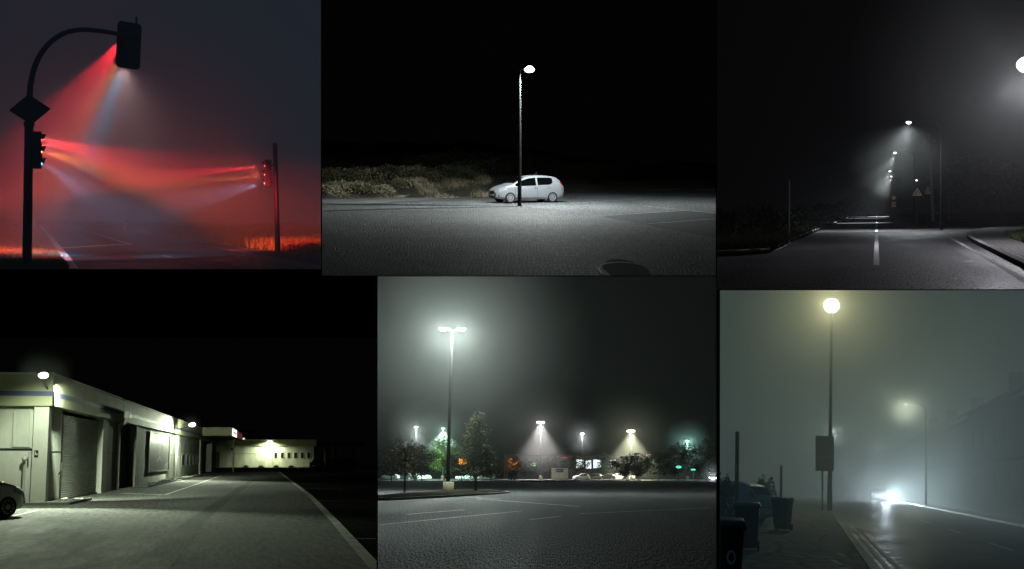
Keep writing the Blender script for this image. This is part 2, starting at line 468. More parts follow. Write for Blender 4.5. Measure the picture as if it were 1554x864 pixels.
def make_car(label, cat, P, loc, rot, paint, group=None, simple=False, lights_on=False, plate=True, rim='cover', name='hatchback_car'):
    t = thing(name, label, cat, P, loc, rot, group)
    mb = MB(); secs = []
    XX = []
    for a, b in zip(XS[:-1], XS[1:]):
        n = max(1, int((b - a) / .09))
        XX += [a + (b - a) * k / n for k in range(n)]
    XX.append(XS[-1])
    # smooth the section tables a little along the car
    for x in XX:
        ss = [car_section(x + d) for d in (-.045, 0, .045)]
        secs.append([(sum(q[i][0] for q in ss) / 3, sum(q[i][1] for q in ss) / 3) for i in range(10)])
    n = 18
    for x, s in zip(XX, secs):
        ring = [(x, y, z) for y, z in s] + [(x, -y, z) for y, z in s[-2:0:-1]]
        mb.v += ring; assert len(ring) == n
    for i in range(len(XX) - 1):
        for k in range(n):
            mb.f.append([i * n + k, i * n + (k + 1) % n, (i + 1) * n + (k + 1) % n, (i + 1) * n + k]); mb.mi.append(0)
    mb.f.append(list(range(n))); mb.mi.append(0)
    mb.f.append([(len(XX) - 1) * n + k for k in range(n)]); mb.mi.append(0)
    body = mb.build('body', [paint, M_RUBBER], t, True)
    # wheel arches cut out of the sides
    cb = MB()
    for x in (-1.25, 1.26):
        for sd in (-1, 1):
            cb.tube([(x, sd * .50, .31), (x, sd * 1.2, .31)], .355, 36, 1)
    cut = cb.build('arch_cutter', [paint, M_RUBBER])
    bo = body.modifiers.new('arches', 'BOOLEAN'); bo.operation = 'DIFFERENCE'; bo.object = cut; bo.solver = 'EXACT'
    bpy.context.view_layer.update()
    ev = body.evaluated_get(bpy.context.evaluated_depsgraph_get())
    me = bpy.data.meshes.new_from_object(ev); body.modifiers.clear(); body.data = me
    me.polygons.foreach_set('use_smooth', [True] * len(me.polygons)); me.set_sharp_from_angle(angle=math.radians(32))
    bpy.data.objects.remove(cut)
    gl = lambda x: ip(ZT, x) - .13 * (ip(ZT, x) - ip(ZB, x)) - .035
    for sd in (-1, 1):
        w = MB(); side_patch(w, -.27, .93, lambda x: ip(ZB, x) + .035, gl, 14, .006, sd); w.build('door_window', M_GLASS, t, True)
        w = MB(); side_patch(w, -1.28, -.37, lambda x: ip(ZB, x) + .04 + max(0, -1.1 - x) * .5, gl, 10, .006, sd); w.build('door_window', M_GLASS, t, True)
        if not simple:
            for xs_ in (-.32, .98, -1.0):
                w = MB()
                z0 = ip(ZL, xs_) + (.12 if xs_ > -.9 else .62)
                side_patch(w, xs_ - .006, xs_ + .006, lambda x: z0, lambda x: ip(ZB, x) + .01, 1, .004, sd, rows=10)
                w.build('door_seam', M_RUBBER, t)
            w = MB(); side_patch(w, -.85, .95, lambda x: .285, lambda x: .30, 10, .004, sd, rows=1); w.build('sill_strip', M_RUBBER, t)
            for xh in (-.22, -1.02):
                w = MB(); w.cbox((xh, sd * (side_y(xh, .84) + .012), .84), .17, .03, .035); w.build('door_handle', paint, t, bevel=.008)
        w = MB(); w.sphere((.80, sd * .955, .985), .1, 10, (.75, 1.05, .72)); w.tube([(.82, sd * .80, .93), (.80, sd * .93, .95)], .025, 8, 1)
        w.build('wing_mirror', [paint, M_RUBBER], t, True)
        w = MB(); side_patch(w, 1.42, 1.86, lambda x: ip(ZB, x) - .16 + .05 * (x - 1.4), lambda x: ip(ZB, x) - .01 - .02 * (1.9 - x), 8, .007, sd)
        w.build('headlight', M_LAMP_ON if lights_on else M_HEADLAMP, t, True)
        w = MB(); side_patch(w, -1.955, -1.76, lambda x: .93 + .3 * (x + 1.955), lambda x: ip(ZT, x) - .1 * (ip(ZT, x) - ip(ZB, x)) - .02, 5, .008, sd)
        w.build('tail_light', M_TAIL, t, True)
    w = MB(); top_patch(w, 1.02, .36, .93, .90); w.build('windscreen', M_GLASS, t, True)
    w = MB(); top_patch(w, -1.93, -1.68, .86, .84, 4, .012); w.build('rear_window', M_GLASS, t, True)
    w = MB(); w.prism([(1.985, .50), (2.035, .50), (2.02, .66), (1.94, .68)], -.30, .30); w.cbox((2.0, 0, .345), .09, .82, .10)
    for sd in (-1, 1): w.cbox((1.86, sd * .60, .42), .10, .15, .075)
    w.build('grille', M_RUBBER, t, bevel=.01)
    if not simple:
        for sd in (-1, 1): w = MB(); w.sphere((1.905, sd * .60, .42), .034, 8); w.build('fog_lamp', M_HEADLAMP, t, True)
        w = MB(); w.prism([(-.02, .26), (.0, .26), (.0, .30), (-.02, .30)], -1, 1)
        w = MB(); w.cbox((-2.012, 0, .60), .03, 1.25, .05); w.build('bumper_strip', M_RUBBER, t, bevel=.008)
        w = MB(); w.tube([(-.2, .3, 1.50), (-.28, .3, 1.505), (-.55, .3, 1.66)], .008, 6); w.build('aerial', M_RUBBER, t)
        w = MB(); w.tube([(.98, .5, 1.10), (.93, .05, 1.145)], .012, 6); w.tube([(.98, -.05, 1.12), (.93, -.5, 1.13)], .012, 6); w.build('wiper', M_RUBBER, t)
    if plate:
        w = MB(); w.cbox((2.043, 0, .44), .012, .5, .11); w.build('number_plate', M_PLATE, t)
        w = MB(); w.cbox((-2.012, 0, .78), .02, .5, .11); w.build('number_plate', M_PLATE, t)
    for x in (-1.25, 1.26):
        for sd in (-1, 1): wheel(t, x, sd * .745, M_TYRE, M_RIM, rim)
    return t
M_TYRE = mat('tyre_rubber', (.014, .014, .014), rough=.85)
M_RUBBER = mat('black_plastic', (.018, .018, .019), rough=.6)
M_RIM = mat('silver_wheel_cover', (.42, .43, .44), rough=.35, metal=.6, var=.08)
M_GLASS = mat('dark_glass', (.0022, .0023, .0025), rough=.05, var=.05, spec=.5)
M_HEADLAMP = mat('headlamp_glass', (.36, .38, .40), rough=.12, var=.5, scale=14., spec=.8)
M_TAIL = mat('red_lamp_glass', (.30, .012, .012), rough=.2, var=.2)
M_PLATE = mat('number_plate_white', (.5, .5, .46), rough=.5, var=.05)
M_LAMP_ON = glow('lit_headlamp', (.85, .95, 1.), 22.)
M_SILVER = mat('silver_car_paint', (.33, .35, .39), rough=.38, metal=.35, var=.05, coat=.6)
M_WHITE_PAINT = mat('white_car_paint', (.62, .63, .6), rough=.35, var=.05, coat=.5)
M_DARK_PAINT = mat('dark_car_paint', (.02, .022, .025), rough=.35, var=.1, coat=.5)
M_BLUEGREY_PAINT = mat('blue_grey_car_paint', (.38, .45, .52), rough=.4, metal=.3, var=.05, coat=.4)
M_RED_PAINT = mat('dark_red_car_paint', (.16, .02, .02), rough=.35, var=.05, coat=.4)
# ================================================================== place 1: foggy junction, three signals left burning
M_POLE_DARK = mat('dark_steel', (.02, .02, .021), rough=.6, var=.2, scale=6.)
M_SIGNAL = mat('signal_black', (.015, .015, .015), rough=.6, var=.15)
M_PAINT = mat('worn_road_paint', (.78, .78, .75), rough=.6, var=.35, scale=2.5, detail=8.)
M_PAINT_OLD = mat('faded_road_paint', (.22, .21, .20), rough=.7, var=.5, scale=1.5, detail=8.)
def grass(name, P, region, count, h, m, w=.03, z=0.):
    """blades sown over an image-space region (function giving a random ground pixel)"""
    mb = MB()
    for _ in range(count):
        p = P.g(*region(), z); hh = h * random.uniform(.4, 1.25)
        a = random.random() * PI; dx, dy = math.cos(a) * w, math.sin(a) * w
        lx, ly = random.gauss(0, .3) * hh, random.gauss(0, .3) * hh
        mb.v += [(p.x - dx, p.y - dy, p.z), (p.x + dx, p.y + dy, p.z), (p.x + lx, p.y + ly, p.z + hh)]
        k = len(mb.v); mb.f.append([k - 3, k - 2, k - 1]); mb.mi.append(0)
    o = mb.build(name, m, place=P, fixn=False); o['kind'] = 'stuff'; return o
def visor(mb, M, r=.13, l=.13):
    """hood over a lens; M puts +x outwards"""
    n = 12; vs = []; 
    for x, rr in ((0, r), (l, r * .96)):
        for k in range(n + 1):
            a = -.25 + (PI + .5) * k / n
            vs.append(M @ Vector((x - (0 if x == 0 else .06 * (1 - math.sin(max(0, min(PI, a))))), rr * math.cos(a), rr * math.sin(a))))
    vs2 = []
    for x, rr in ((0, r - .012), (l, r * .96 - .012)):
        for k in range(n + 1):
            a = -.25 + (PI + .5) * k / n
            vs2.append(M @ Vector((x - (0 if x == 0 else .10 * (1 - math.sin(max(0, min(PI, a))))), rr * math.cos(a), rr * math.sin(a))))
    fs = [(k, k + 1, n + 2 + k, n + 1 + k) for k in range(n)]
    N = 2 * (n + 1)
    fs += [(N + k, N + n + 1 + k, N + n + 2 + k, N + k + 1) for k in range(n)]
    fs += [(n + 1 + k, n + 2 + k, N + n + 2 + k, N + n + 1 + k) for k in range(n)]
    mb.add(vs + vs2, fs)
M_RED = glow('red_signal_lens', (1., .05, .04), 14.); M_AMBER = glow('amber_signal_lens', (1., .35, .03), 10.); M_GREEN = glow('green_signal_lens', (.05, .75, 1.), 10.)
def signal_head(t, w, d, h, board=None):
    """three-lens head, lenses towards +x, centre at origin"""
    MB().cbox((0, 0, 0), d, w, h).build('housing', M_SIGNAL, t, bevel=.03)
    for k, (mm, nm) in enumerate(((M_RED, 'lens'), (M_AMBER, 'lens'), (M_GREEN, 'lens'))):
        z = h * (.32 - .32 * k)
        R = Matrix.Translation((d / 2, 0, z)) @ Matrix.Rotation(PI / 2, 4, 'Y')
        l = MB().lathe([(.085, .002), (.08, .008), (.05, .012), (.001, .014)], 20, 0, R).build('lens', mm, t, True)
        l['label'] = ('red', 'amber', 'green')[k] + ' lit lens of the signal'
        v = MB(); visor(v, Matrix.Translation((d / 2, 0, z))); v.build('visor', M_SIGNAL, t, True)
    for z in (-.16 * h, .16 * h):
        MB().cbox((0, 0, z), d + .012, w + .012, .014).build('housing_seam', M_POLE_DARK, t)
def build_p1():
    P = P1
    ground(P, mat('verge_soil', (.035, .028, .02), rough=.95, var=.4, scale=1.2, bump=.6))
    asp = asphalt('junction_asphalt', (.035, .035, .037), rough=.5, spec=.5, grain=14, patch=.35, bump=.35)
    struct(sheet(P, [(56, 341), (126, 340.4), (150, 344.5), (199, 352.5), (340, 377.5), (486.5, 404), (486.5, 408.6), (105, 408.6)]).build('road', asp, place=P, fixn=False))
    def line(pts, w, m=M_PAINT, nm='road_marking', z=.008):
        struct(ribbon(P, dense([P.g(*p) for p in pts], 4), w, z).build(nm, m, place=P, fixn=False))
    line([(59.5, 341.5), (75, 358), (88, 375), (108, 402), (111, 408)], .28, M_PAINT, 'edge_line')
    line([(100, 342.5), (147, 355.5), (200, 372.3)], .16, M_PAINT, 'lane_line', .012)
    line([(92, 377.2), (150, 373.6), (193, 371)], .5, M_PAINT, 'stop_line', .016)
    line([(97, 347), (125, 359), (150, 370.5)], .5, M_PAINT_OLD, 'old_marking', .0065)
    line([(246, 387.5), (322, 408.3)], .14, M_PAINT_OLD, 'lane_dash', .008)
    line([(186, 350.8), (260, 364), (340, 378), (486, 404.2)], .14, M_PAINT_OLD, 'edge_line', .008)
    dry = mat('dry_grass', (.13, .095, .045), rough=.9, spec=.08, var=.5, scale=.7)
    right = lambda y: 199 + (y - 352.5) / (404 - 352.5) * 287.5
    def reg_r():
        while True:
            x = random.uniform(190, 486); y = random.uniform(347, 384)
            e = 352.5 + (x - 199) * .1785
            if x < 199: e = 350
            if y < min(e - .6, 352 + (x - 199) * .11 + random.random() * 6): return x, y
    grass('grass', P, reg_r, 16000, .42, dry, .026)
    def reg_l():
        while True:
            y = 340 + 68 * random.random() ** 1.4; x = random.uniform(0, 108)
            e = 57 + (y - 341) * .77
            if x < e - 3: return x, y
    grass('grass', P, reg_l, 16000, .13, dry, .014)
    # ---- mast with its curved arm
    D = 40.; u = D / F
    t = thing('signal_mast', 'tall dark signal mast bending over the road with a diamond plate fixed to it', 'signal mast', P, P.g(41, 403))
    o = P.g(41, 403)
    D = o.y
    def L(px, py, d=0.): return P.at(px, py, D + d) - o
    MB().tube([L(41, 403.5), L(42, 330), L(43, 260), L(44, 190), L(44.2, 184)], [.135, .132, .128, .122, .1], 20).build('mast', M_POLE_DARK, t, True)
    pts = spline([L(44, 187), L(45, 150), L(46.5, 128), L(52, 104), L(62, 82), L(78, 63), L(98, 50.5), L(121, 45.5), L(150, 47), L(180, 52), L(207, 57)], 6)
    MB().tube(pts, [.092 - .03 * i / (len(pts) - 1) for i in range(len(pts))], 16).build('arm', M_POLE_DARK, t, True)
    MB().tube([L(44, 192), L(44, 185)], [.15, .15], 20).build('collar', M_POLE_DARK, t, True)
    MB().tube([L(41, 403.8), L(41, 400)], [.22, .2], 20).build('base_plate', M_POLE_DARK, t, True)
    # diamond plate, back towards us
    d = thing('priority_sign', 'dark diamond road sign seen from behind on the curved mast', 'road sign', P, P.at(45.5, 166.5, D - .16), .0)
    d.matrix_basis = d.matrix_basis @ Matrix.Rotation(math.radians(14), 4, 'Z') @ Matrix.Rotation(math.radians(-5), 4, 'Y')
    w = .45
    MB().prism([(-w - .135, 0), (0, -w), (w + .135, 0), (0, w)], 0, .02).build('sign_plate', M_SIGNAL, d, bevel=.012)
    MB().tube([(0, -.04, -.3), (0, -.04, .3)], .02, 8).build('bracket', M_POLE_DARK, d, True)
    # ---- signal on the mast
    c = P.at(56.5, 228, D)
    s = thing('traffic_signal', 'three lens traffic signal on the curved mast, beams shining to the right', 'traffic signal', P, c, 0, 'signals at the foggy junction')
    signal_head(s, .3, .24, 1.08)
    MB().cbox((-.16, 0, .35), .14, .06, .05).build('bracket', M_POLE_DARK, s); MB().cbox((-.16, 0, -.35), .14, .06, .05).build('bracket', M_POLE_DARK, s)
    B = 18.0
    RED, AMB, CYA, PINK = (1, .03, .045), (1, .24, .03), (.02, .58, 1.), (1., .28, .29)
    def beam(sig, loc, aim, col, pw, ang, blend=.8):
        M = sig.matrix_basis.inverted() @ P.M
        light('signal_beam', P, M @ Vector(loc), pw * B, col, .05, M @ Vector(aim), ang, blend, parent=sig)
    lx = 68.
    beam(s, P.at(lx, 212, D), P.at(240, 265, D + 7.5), RED, 6600, 15)
    beam(s, P.at(lx, 230, D), P.at(225, 280, D + 7.5), AMB, 4000, 12)
    beam(s, P.at(lx - 1, 249, D), P.at(140, 298, D + 3), CYA, 620, 17)
    beam(s, P.at(lx, 214, D), P.at(150, 345, D + 12), (1., .15, .16), 400, 64, 1.)
    # ---- signal on the thin post across the road
    o2 = P.g(421.5, 384); D2 = o2.y
    t2 = thing('signal_post', 'thin dark upright post carrying a signal beside the right verge', 'post', P, o2)
    MB().tube([P.at(421.5, 384, D2) - o2, P.at(420, 320, D2) - o2, P.at(417.2, 219, D2) - o2], [.11, .1, .095], 16).build('pole', M_POLE_DARK, t2, True)
    MB().lathe([(.1, 0), (.09, .03), (.001, .05)], 16, 0, Matrix.Translation(P.at(417.2, 219, D2) - o2)).build('cap', M_POLE_DARK, t2, True)
    c2 = P.at(406.5, 263.5, D2)
    s2 = thing('traffic_signal', 'three lens traffic signal on the thin post, beams shining to the left', 'traffic signal', P, c2, PI, 'signals at the foggy junction')
    signal_head(s2, .34, .26, 1.12)
    MB().cbox((-.2, 0, .35), .16, .06, .05).build('bracket', M_POLE_DARK, s2); MB().cbox((-.2, 0, -.35), .16, .06, .05).build('bracket', M_POLE_DARK, s2)
    rx = 394.
    beam(s2, P.at(rx, 253, D2), P.at(220, 270, D2 + 2), RED, 7400, 10)
    beam(s2, P.at(rx, 268, D2), P.at(220, 281, D2 + 2), AMB, 3900, 8)
    beam(s2, P.at(rx + 1, 279, D2), P.at(300, 303, D2 - 3), CYA, 420, 18)
    beam(s2, P.at(rx, 264, D2), P.at(250, 300, D2 + 6), (1., .12, .08), 150, 110, 1.)
    # ---- overhead signal, seen from behind
    c3 = P.at(197, 69, D + .25)
    R = Matrix.Rotation(math.radians(122), 4, 'Z') @ Matrix.Rotation(math.radians(3), 4, 'X')
    s3 = thing('traffic_signal', 'overhead traffic signal seen from behind, with a dark backing board, beams falling left', 'traffic signal', P, c3, 0, 'signals at the foggy junction', R=R)
    signal_head(s3, .36, .22, 1.1)
    bw, bh, r = .40, .69, .13
    poly = []
    for sx, sz, a0 in ((1, 1, 0), (-1, 1, 90), (-1, -1, 180), (1, -1, 270)):
        for k in range(6):
            a = math.radians(a0 + 18 * k); poly.append((sx * (bw - r) + r * math.cos(a), sz * (bh - r) + r * math.sin(a)))
    MB().prism(poly, -.012, .012, Matrix.Translation((.06, 0, 0)) @ Matrix.Rotation(PI / 2, 4, 'Z')).build('backing_board', M_SIGNAL, s3)
    MB().tube([(-.1, -.12, .55), (-.1, -.12, .86)], .03, 8).build('hanger', M_POLE_DARK, s3)
    MB().cbox((-.13, 0, .24), .06, .42, .07).build('bracket', M_POLE_DARK, s3)
    beam(s3, P.at(181.5, 64, D + .5), P.at(95, 190, D + 5), RED, 3300, 24)
    beam(s3, P.at(184, 84, D + .6), P.at(118, 205, D + 5), AMB, 1700, 16)
    beam(s3, P.at(188, 103.5, D + .6), P.at(140, 220, D + 4), CYA, 1300, 17)
    beam(s3, P.at(188, 104, D + .6), P.at(156, 361, D + 40), (1., .60, .60), 500, 34, 1.)
    beam(s3, P.at(190, 104, D + .6), P.at(150, 240, D + 7), (1., .72, .75), 120, 50, 1.)
    # ---- delineators
    def delin(px, py, h, label, tilt):
        o = thing('delineator_post', label, 'road post', P, P.g(px, py))
        k = math.tan(tilt) * h
        MB().tube([(0, 0, -.02), (k * .5, 0, h * .5), (k, 0, h)], [.065, .065, .06], 10).build('post', mat('white_plastic_post', (.8, .78, .75), rough=.5, var=.08), o, True)
        MB().tube([(k * .70, 0, h * .70), (k * .86, 0, h * .86)], [.068, .067], 10).build('band', M_SIGNAL, o, True)
        return o
    delin(189, 350, 1.02, 'white roadside post leaning on the far verge', math.radians(9))
    delin(53, 341, .8, 'small dim roadside post at the far end of the left edge line', 0)
    delin(106, 340.5, .7, 'faint roadside post in the fog beyond the lane line', 0)
# ================================================================== place 2: parking place with a silver hatchback under a lamp
M_GALV = mat('galvanised_steel', (.020, .021, .019), rough=.9, spec=.05, metal=.1, var=.2, scale=5.)
M_LED = glow('white_lamp_glass', (1., 1., .96), 6., sample=False)
def bush(P, name, label, loc, rx, ry, h, m, n=500, size=.12, group=None, cat='bush', place_it=True):
    pts = []
    for _ in range(n):
        a = random.random() * 2 * PI; el = random.random() ** .6; rr = random.random() ** .35
        lump = 1 + .28 * math.sin(3 * a + loc[0]) + .2 * math.sin(5 * a + 2 * loc[1])
        pts.append((rx * rr * lump * math.cos(a) * math.sqrt(1 - (el * .9) ** 2), ry * rr * lump * math.sin(a) * math.sqrt(1 - (el * .9) ** 2), h * el * (.75 + .3 * rr * lump)))
    t = thing(name, label, cat, P, loc, 0, group)
    MB().leaves(pts, size).build('foliage', m, t, fixn=False)
    s = MB()
    for k in range(7):
        a = 2 * PI * k / 7; s.tube([(0, 0, -.05), (rx * .3 * math.cos(a), ry * .3 * math.sin(a), h * .45), (rx * .6 * math.cos(a), ry * .6 * math.sin(a), h * .8)], [.03, .02, .008], 5)
    s.build('stem', M_BARK, t, fixn=False)
    return t
M_BARK = mat('bark', (.05, .04, .03), rough=.95, var=.4, scale=8., bump=.5)
def build_p2():
    P = P2
    ground(P, asphalt('parking_asphalt', (.115, .12, .125), rough=.8, spec=.25, grain=9, gvar=.5, patch=.3, bump=.4, stretch=(1, .15, 1), sharp=.12))
    setts = stone_ground('granite_setts', (.135, .142, .142), .105, 4.2, .9, (.055, .058, .056), wob=.4)
    edge = [(488.8, 322.5), (600, 319), (719, 315.4), (789, 313.4), (859, 320), (913, 330), (991, 344), (1086.2, 361)]
    struct(sheet(P, edge + [(1086.2, 418.2), (488.8, 418.2)], .004).build('paving', setts, place=P, fixn=False))
    # cast shadow of the lamp post, painted as a dark strip to its left
    struct(ribbon(P, dense([P.g(488.9, 320.6), P.g(600, 317.4), P.g(719, 315.0), P.g(786, 313.8)], 4), .9, .008).build('pole_shadow', mat('pole_shadow_dark', (.014, .015, .015), rough=.8, var=.3), place=P, fixn=False))
    pale = mat('pale_concrete', (.20, .205, .20), rough=.85, var=.25, scale=.6, detail=8)
    struct(sheet(P, [(488.8, 303), (600, 299.5), (690, 291), (745, 289), (742, 296), (640, 304), (560, 309), (488.8, 312)], .004).build('pavement', pale, place=P, fixn=False))
    road = asphalt('far_asphalt', (.06, .062, .064), rough=.8, spec=.3, grain=8, patch=.3)
    struct(sheet(P, [(860, 284.5), (930, 283.5), (1086.2, 284), (1086.2, 300), (960, 296.5), (870, 291)], .004).build('road', road, place=P, fixn=False))
    sand = mat('sandy_patch', (.19, .18, .155), rough=.95, var=.35, scale=.5, detail=8)
    struct(sheet(P, [(925, 287.2), (960, 285.8), (1010, 285.4), (1040, 287), (1010, 288.8), (960, 289.6)], .008).build('sand', sand, place=P, fixn=False))
    struct(sheet(P, [(1050, 287.6), (1086, 286.6), (1086, 289), (1066, 289.2)], .008).build('sand', sand, place=P, fixn=False))
    dark = asphalt('dark_bay_asphalt', (.062, .066, .068), rough=.85, spec=.25, grain=9, patch=.2)
    struct(sheet(P, [(992, 343.4), (980, 340.6), (1086.2, 332.4), (1086.2, 360.4)], .005).build('parking_bay', dark, place=P, fixn=False))
    struct(sheet(P, [(914, 329.4), (925, 327.4), (1046, 319.6), (1086.2, 323.4), (1086.2, 330.6), (976, 339.4)], .005).build('parking_bay', dark, place=P, fixn=False))
    ln = mat('grey_bay_line', (.30, .30, .29), rough=.8, var=.4, scale=2.)
    for a, b in (((925, 327.4), (1046, 319.6)), ((981, 340.4), (1086.2, 332.6)), ((976, 313), (1086.2, 324)), ((865, 309.5), (978, 301.5))):
        struct(ribbon(P, dense([P.g(*a), P.g(*b)], 6), .16, .010).build('bay_line', ln, place=P, fixn=False))
    struct(ribbon(P, [P.g(600, 300.5), P.g(660, 295.5), P.g(744, 287.6)], .25, 0, .12).build('kerb', pale, place=P))
    # sunken cover near the front
    c = P.g(951, 411); mb = MB(); rx = 33 / F * c.y
    mb.add([(rx * math.cos(a) * (1 + .06 * math.sin(5 * a)), 3.1 * math.sin(a), .010) for a in [2 * PI * k / 28 for k in range(28)]], [list(range(28))])
    mh = mb.build('manhole_cover', mat('dark_iron', (.006, .006, .006), rough=.95, var=.4, spec=.1), place=P, loc=(c.x, c.y, 0), fixn=False)
    tag(mh, 'dark oval cover sunk into the stone setts near the front edge', 'manhole cover')
    MB().lathe([(.66, .0105), (.66, .016), (.60, .016), (.60, .0105)], 24, 0, Matrix.Diagonal((1, 3.3, 1, 1)), False).build('rim', M_SIGNAL, mh)
    # ---- bank of scrub behind
    bank = MB(); nx, ny = 60, 10; vs = []
    xa, xb = -15.2, 17.
    for j in range(ny + 1):
        for i in range(nx + 1):
            x = xa + (xb - xa) * i / nx; f = j / ny
            y0 = 73 + max(0, (x + 2.5)) * 1.5 if x > -2.5 else 73 + (x + 15) * .12
            y0 = min(y0, 97)
            y = y0 + f * (146 - y0)
            kx = 1. if x < -2 else max(.35, 1 - (x + 2) * .09)
            z = 3.4 * kx * (f ** .8) + .25 * math.sin(x * 1.7 + y * .3) * min(1, f * 4) + .12 * math.sin(x * 4.1) * min(1, f * 4) - .03
            w = y / 70.
            vs.append((x * w if abs(x) > 0 else 0, y, z))
    fs = [(j * (nx + 1) + i, j * (nx + 1) + i + 1, (j + 1) * (nx + 1) + i + 1, (j + 1) * (nx + 1) + i) for j in range(ny) for i in range(nx)]
    bank.add(vs, fs)
    struct(bank.build('hill', mat('dry_bank_soil', (.05, .046, .032), rough=.95, var=.5, scale=.8, bump=.6), smooth=True, place=P, fixn=False))
    dryg = mat('dry_scrub', (.26, .235, .16), rough=.9, spec=.08, var=.55, scale=.9)
    grn = mat('olive_scrub', (.10, .105, .06), rough=.85, spec=.08, var=.5, scale=1.1)
    drk = mat('dark_scrub', (.05, .058, .035), rough=.85, spec=.08, var=.5, scale=1.1)
    def bz(x, y):
        xx = x * 70. / y
        y0 = 73 + max(0, (xx + 2.5)) * 1.5 if xx > -2.5 else 73 + (xx + 15) * .12
        y0 = min(y0, 97); f = max(0, (y - y0) / (146 - y0)); kx = 1. if xx < -2 else max(.35, 1 - (xx + 2) * .09)
        return max(0, 3.4 * kx * f ** .8 - .1)
    words_dry = ['pale dry scrub bush on the bank, {}']
    spots = [(500, 76, 1.3, 1.0, dryg, 'at the left end of the row'), (522, 77.5, 1.6, 1.1, dryg, 'second in from the left end'), (548, 77, 1.5, .8, grn, 'low and olive coloured beside the pavement'),
             (572, 77, 1.2, .8, dryg, 'low and pale just behind the pavement'), (596, 79, 1.4, 1.0, grn, 'olive coloured above the middle of the pavement'), (622, 80, 1.5, 1.1, dryg, 'above the left end of the kerb'),
             (512, 84, 2.0, 1.5, grn, 'tall and olive coloured above the left end'), (545, 85, 2.1, 1.4, dryg, 'high up on its left part'), (580, 86, 2.2, 1.5, drk, 'dark one high on the left part'),
             (615, 87, 2.0, 1.5, dryg, 'high over the pavement end'), (645, 84, 1.7, 1.3, grn, 'olive coloured over the kerb'), (668, 86, 1.7, 1.2, drk, 'dark and low behind the kerb'),
             (692, 88, 1.8, 1.4, grn, 'olive coloured to the left of the car'), (716, 90, 1.8, 1.6, drk, 'dark, just left of the car bonnet'), (740, 92, 2.0, 1.8, drk, 'dark, behind the car bonnet'),
             (655, 95, 2.6, 2.0, drk, 'large dark one high behind the kerb'), (700, 97, 2.6, 2.2, drk, 'large dark one high left of the car'), (875, 96, 2.3, 2.0, drk, 'dark, just right of the car tail'),
             (912, 100, 2.6, 2.3, drk, 'dark, behind the sandy patch'), (955, 103, 2.8, 2.2, drk, 'dark, above the sandy patch'), (1000, 104, 2.8, 2.0, drk, 'dark, towards the far right'), (1050, 105, 2.8, 1.7, drk, 'dark, at the far right end'),
             (772, 97, 2.4, 2.2, drk, 'dark, behind the windscreen of the car'), (812, 99, 2.4, 2.3, drk, 'dark, behind the roof of the car')]
    for px, y, r, h, m, wd in spots:
        x = P.xat(px, y); z = bz(x, y)
        kind = {id(dryg): 'pale dry scrub bush', id(grn): 'scrub bush', id(drk): 'scrub bush'}[id(m)]
        bush(P, 'scrub_bush', f'{kind} on the dim bank, {wd}', (x, y, z - .05), r, r * 1.1, h * .6, m, 1900, .055, 'scrub bushes on the bank')
    mb = MB()
    for _ in range(16000):
        px = random.uniform(489, 745); y = random.uniform(74, 92)
        x = P.xat(px, y); z = bz(x, y) - .05; h = random.uniform(.08, .32) * (1 + math.sin(x * 1.3) * math.sin(y * .6 + x))
        a = random.random() * PI; dx, dy = math.cos(a) * .014, math.sin(a) * .014; lx = random.gauss(0, .15)
        mb.add([(x - dx, y - dy, z), (x + dx, y + dy, z), (x + lx, y, z + h)], [(0, 1, 2)])
    g = mb.build('grass', dryg, place=P, fixn=False); g['kind'] = 'stuff'
    # ---- lamp post
    o = P.g(788.5, 313); D = o.y
    t = thing('street_lamp', 'slim grey lamp post with one bright white lantern, standing in front of the hatchback', 'street lamp', P, o)
    top = P.at(788.6, 107, D) - o
    MB().tube([(0, 0, -.05), (0, 0, .9), (top.x * .5, 0, top.z * .5), top], [.098, .095, .08, .062], 20).build('pole', M_GALV, t, True)
    MB().tube([top + Vector((-.12, 0, .06)), top + Vector((.06, 0, .05)), top + Vector((.2, 0, .09))], [.07, .06, .05], 12).build('arm', M_GALV, t, True)
    MB().box(-.18, .18, -.18, .18, -.02, .02).build('base_plate', M_GALV, t, bevel=.01)
    MB().cbox((0, -.1, .75), .11, .02, .34).build('access_door', M_GALV, t, bevel=.008)
    hd = top + Vector((.44, 0, .12))
    h = MB(); h.cbox(hd, .62, .26, .09, 0); h.build('lantern', M_GALV, t, bevel=.03)
    lens = MB(); lens.sphere(hd + Vector((.03, -.03, -.07)), .2, 12, (1.25, .9, .8)); lens.build('lamp_glass', M_LED, t, True)
    light('lamp_light', P, hd + Vector((.38, -.2, -.34)), 6200, (.93, 1., .97), .1, hd + Vector((-.3, .3, -8)), 176, .5, t)
    light('lamp_light', P, hd + Vector((.38, -.2, -.34)), 1900, (.93, 1., .97), .1, hd + Vector((.5, -22, -5.5)), 80, 1., t)
    light('lamp_light', P, hd + Vector((.30, .1, -.34)), 1500, (.93, 1., .94), .1, hd + Vector((-14, 14, -6)), 90, 1., t)
    light('lamp_light', P, hd + Vector((.38, -.2, -.34)), 1500, (.93, 1., .97), .1, hd + Vector((.5, -2.2, -8)), 75, 1., t)
    # ---- the car
    D = 68.; x = P.xat(798, D)
    c_ = make_car('silver five door hatchback parked behind the lamp post', 'car', P, (x, D, 0), math.radians(180 + 23), M_SILVER)
    c_.matrix_basis = c_.matrix_basis @ Matrix.Scale(.93, 4)
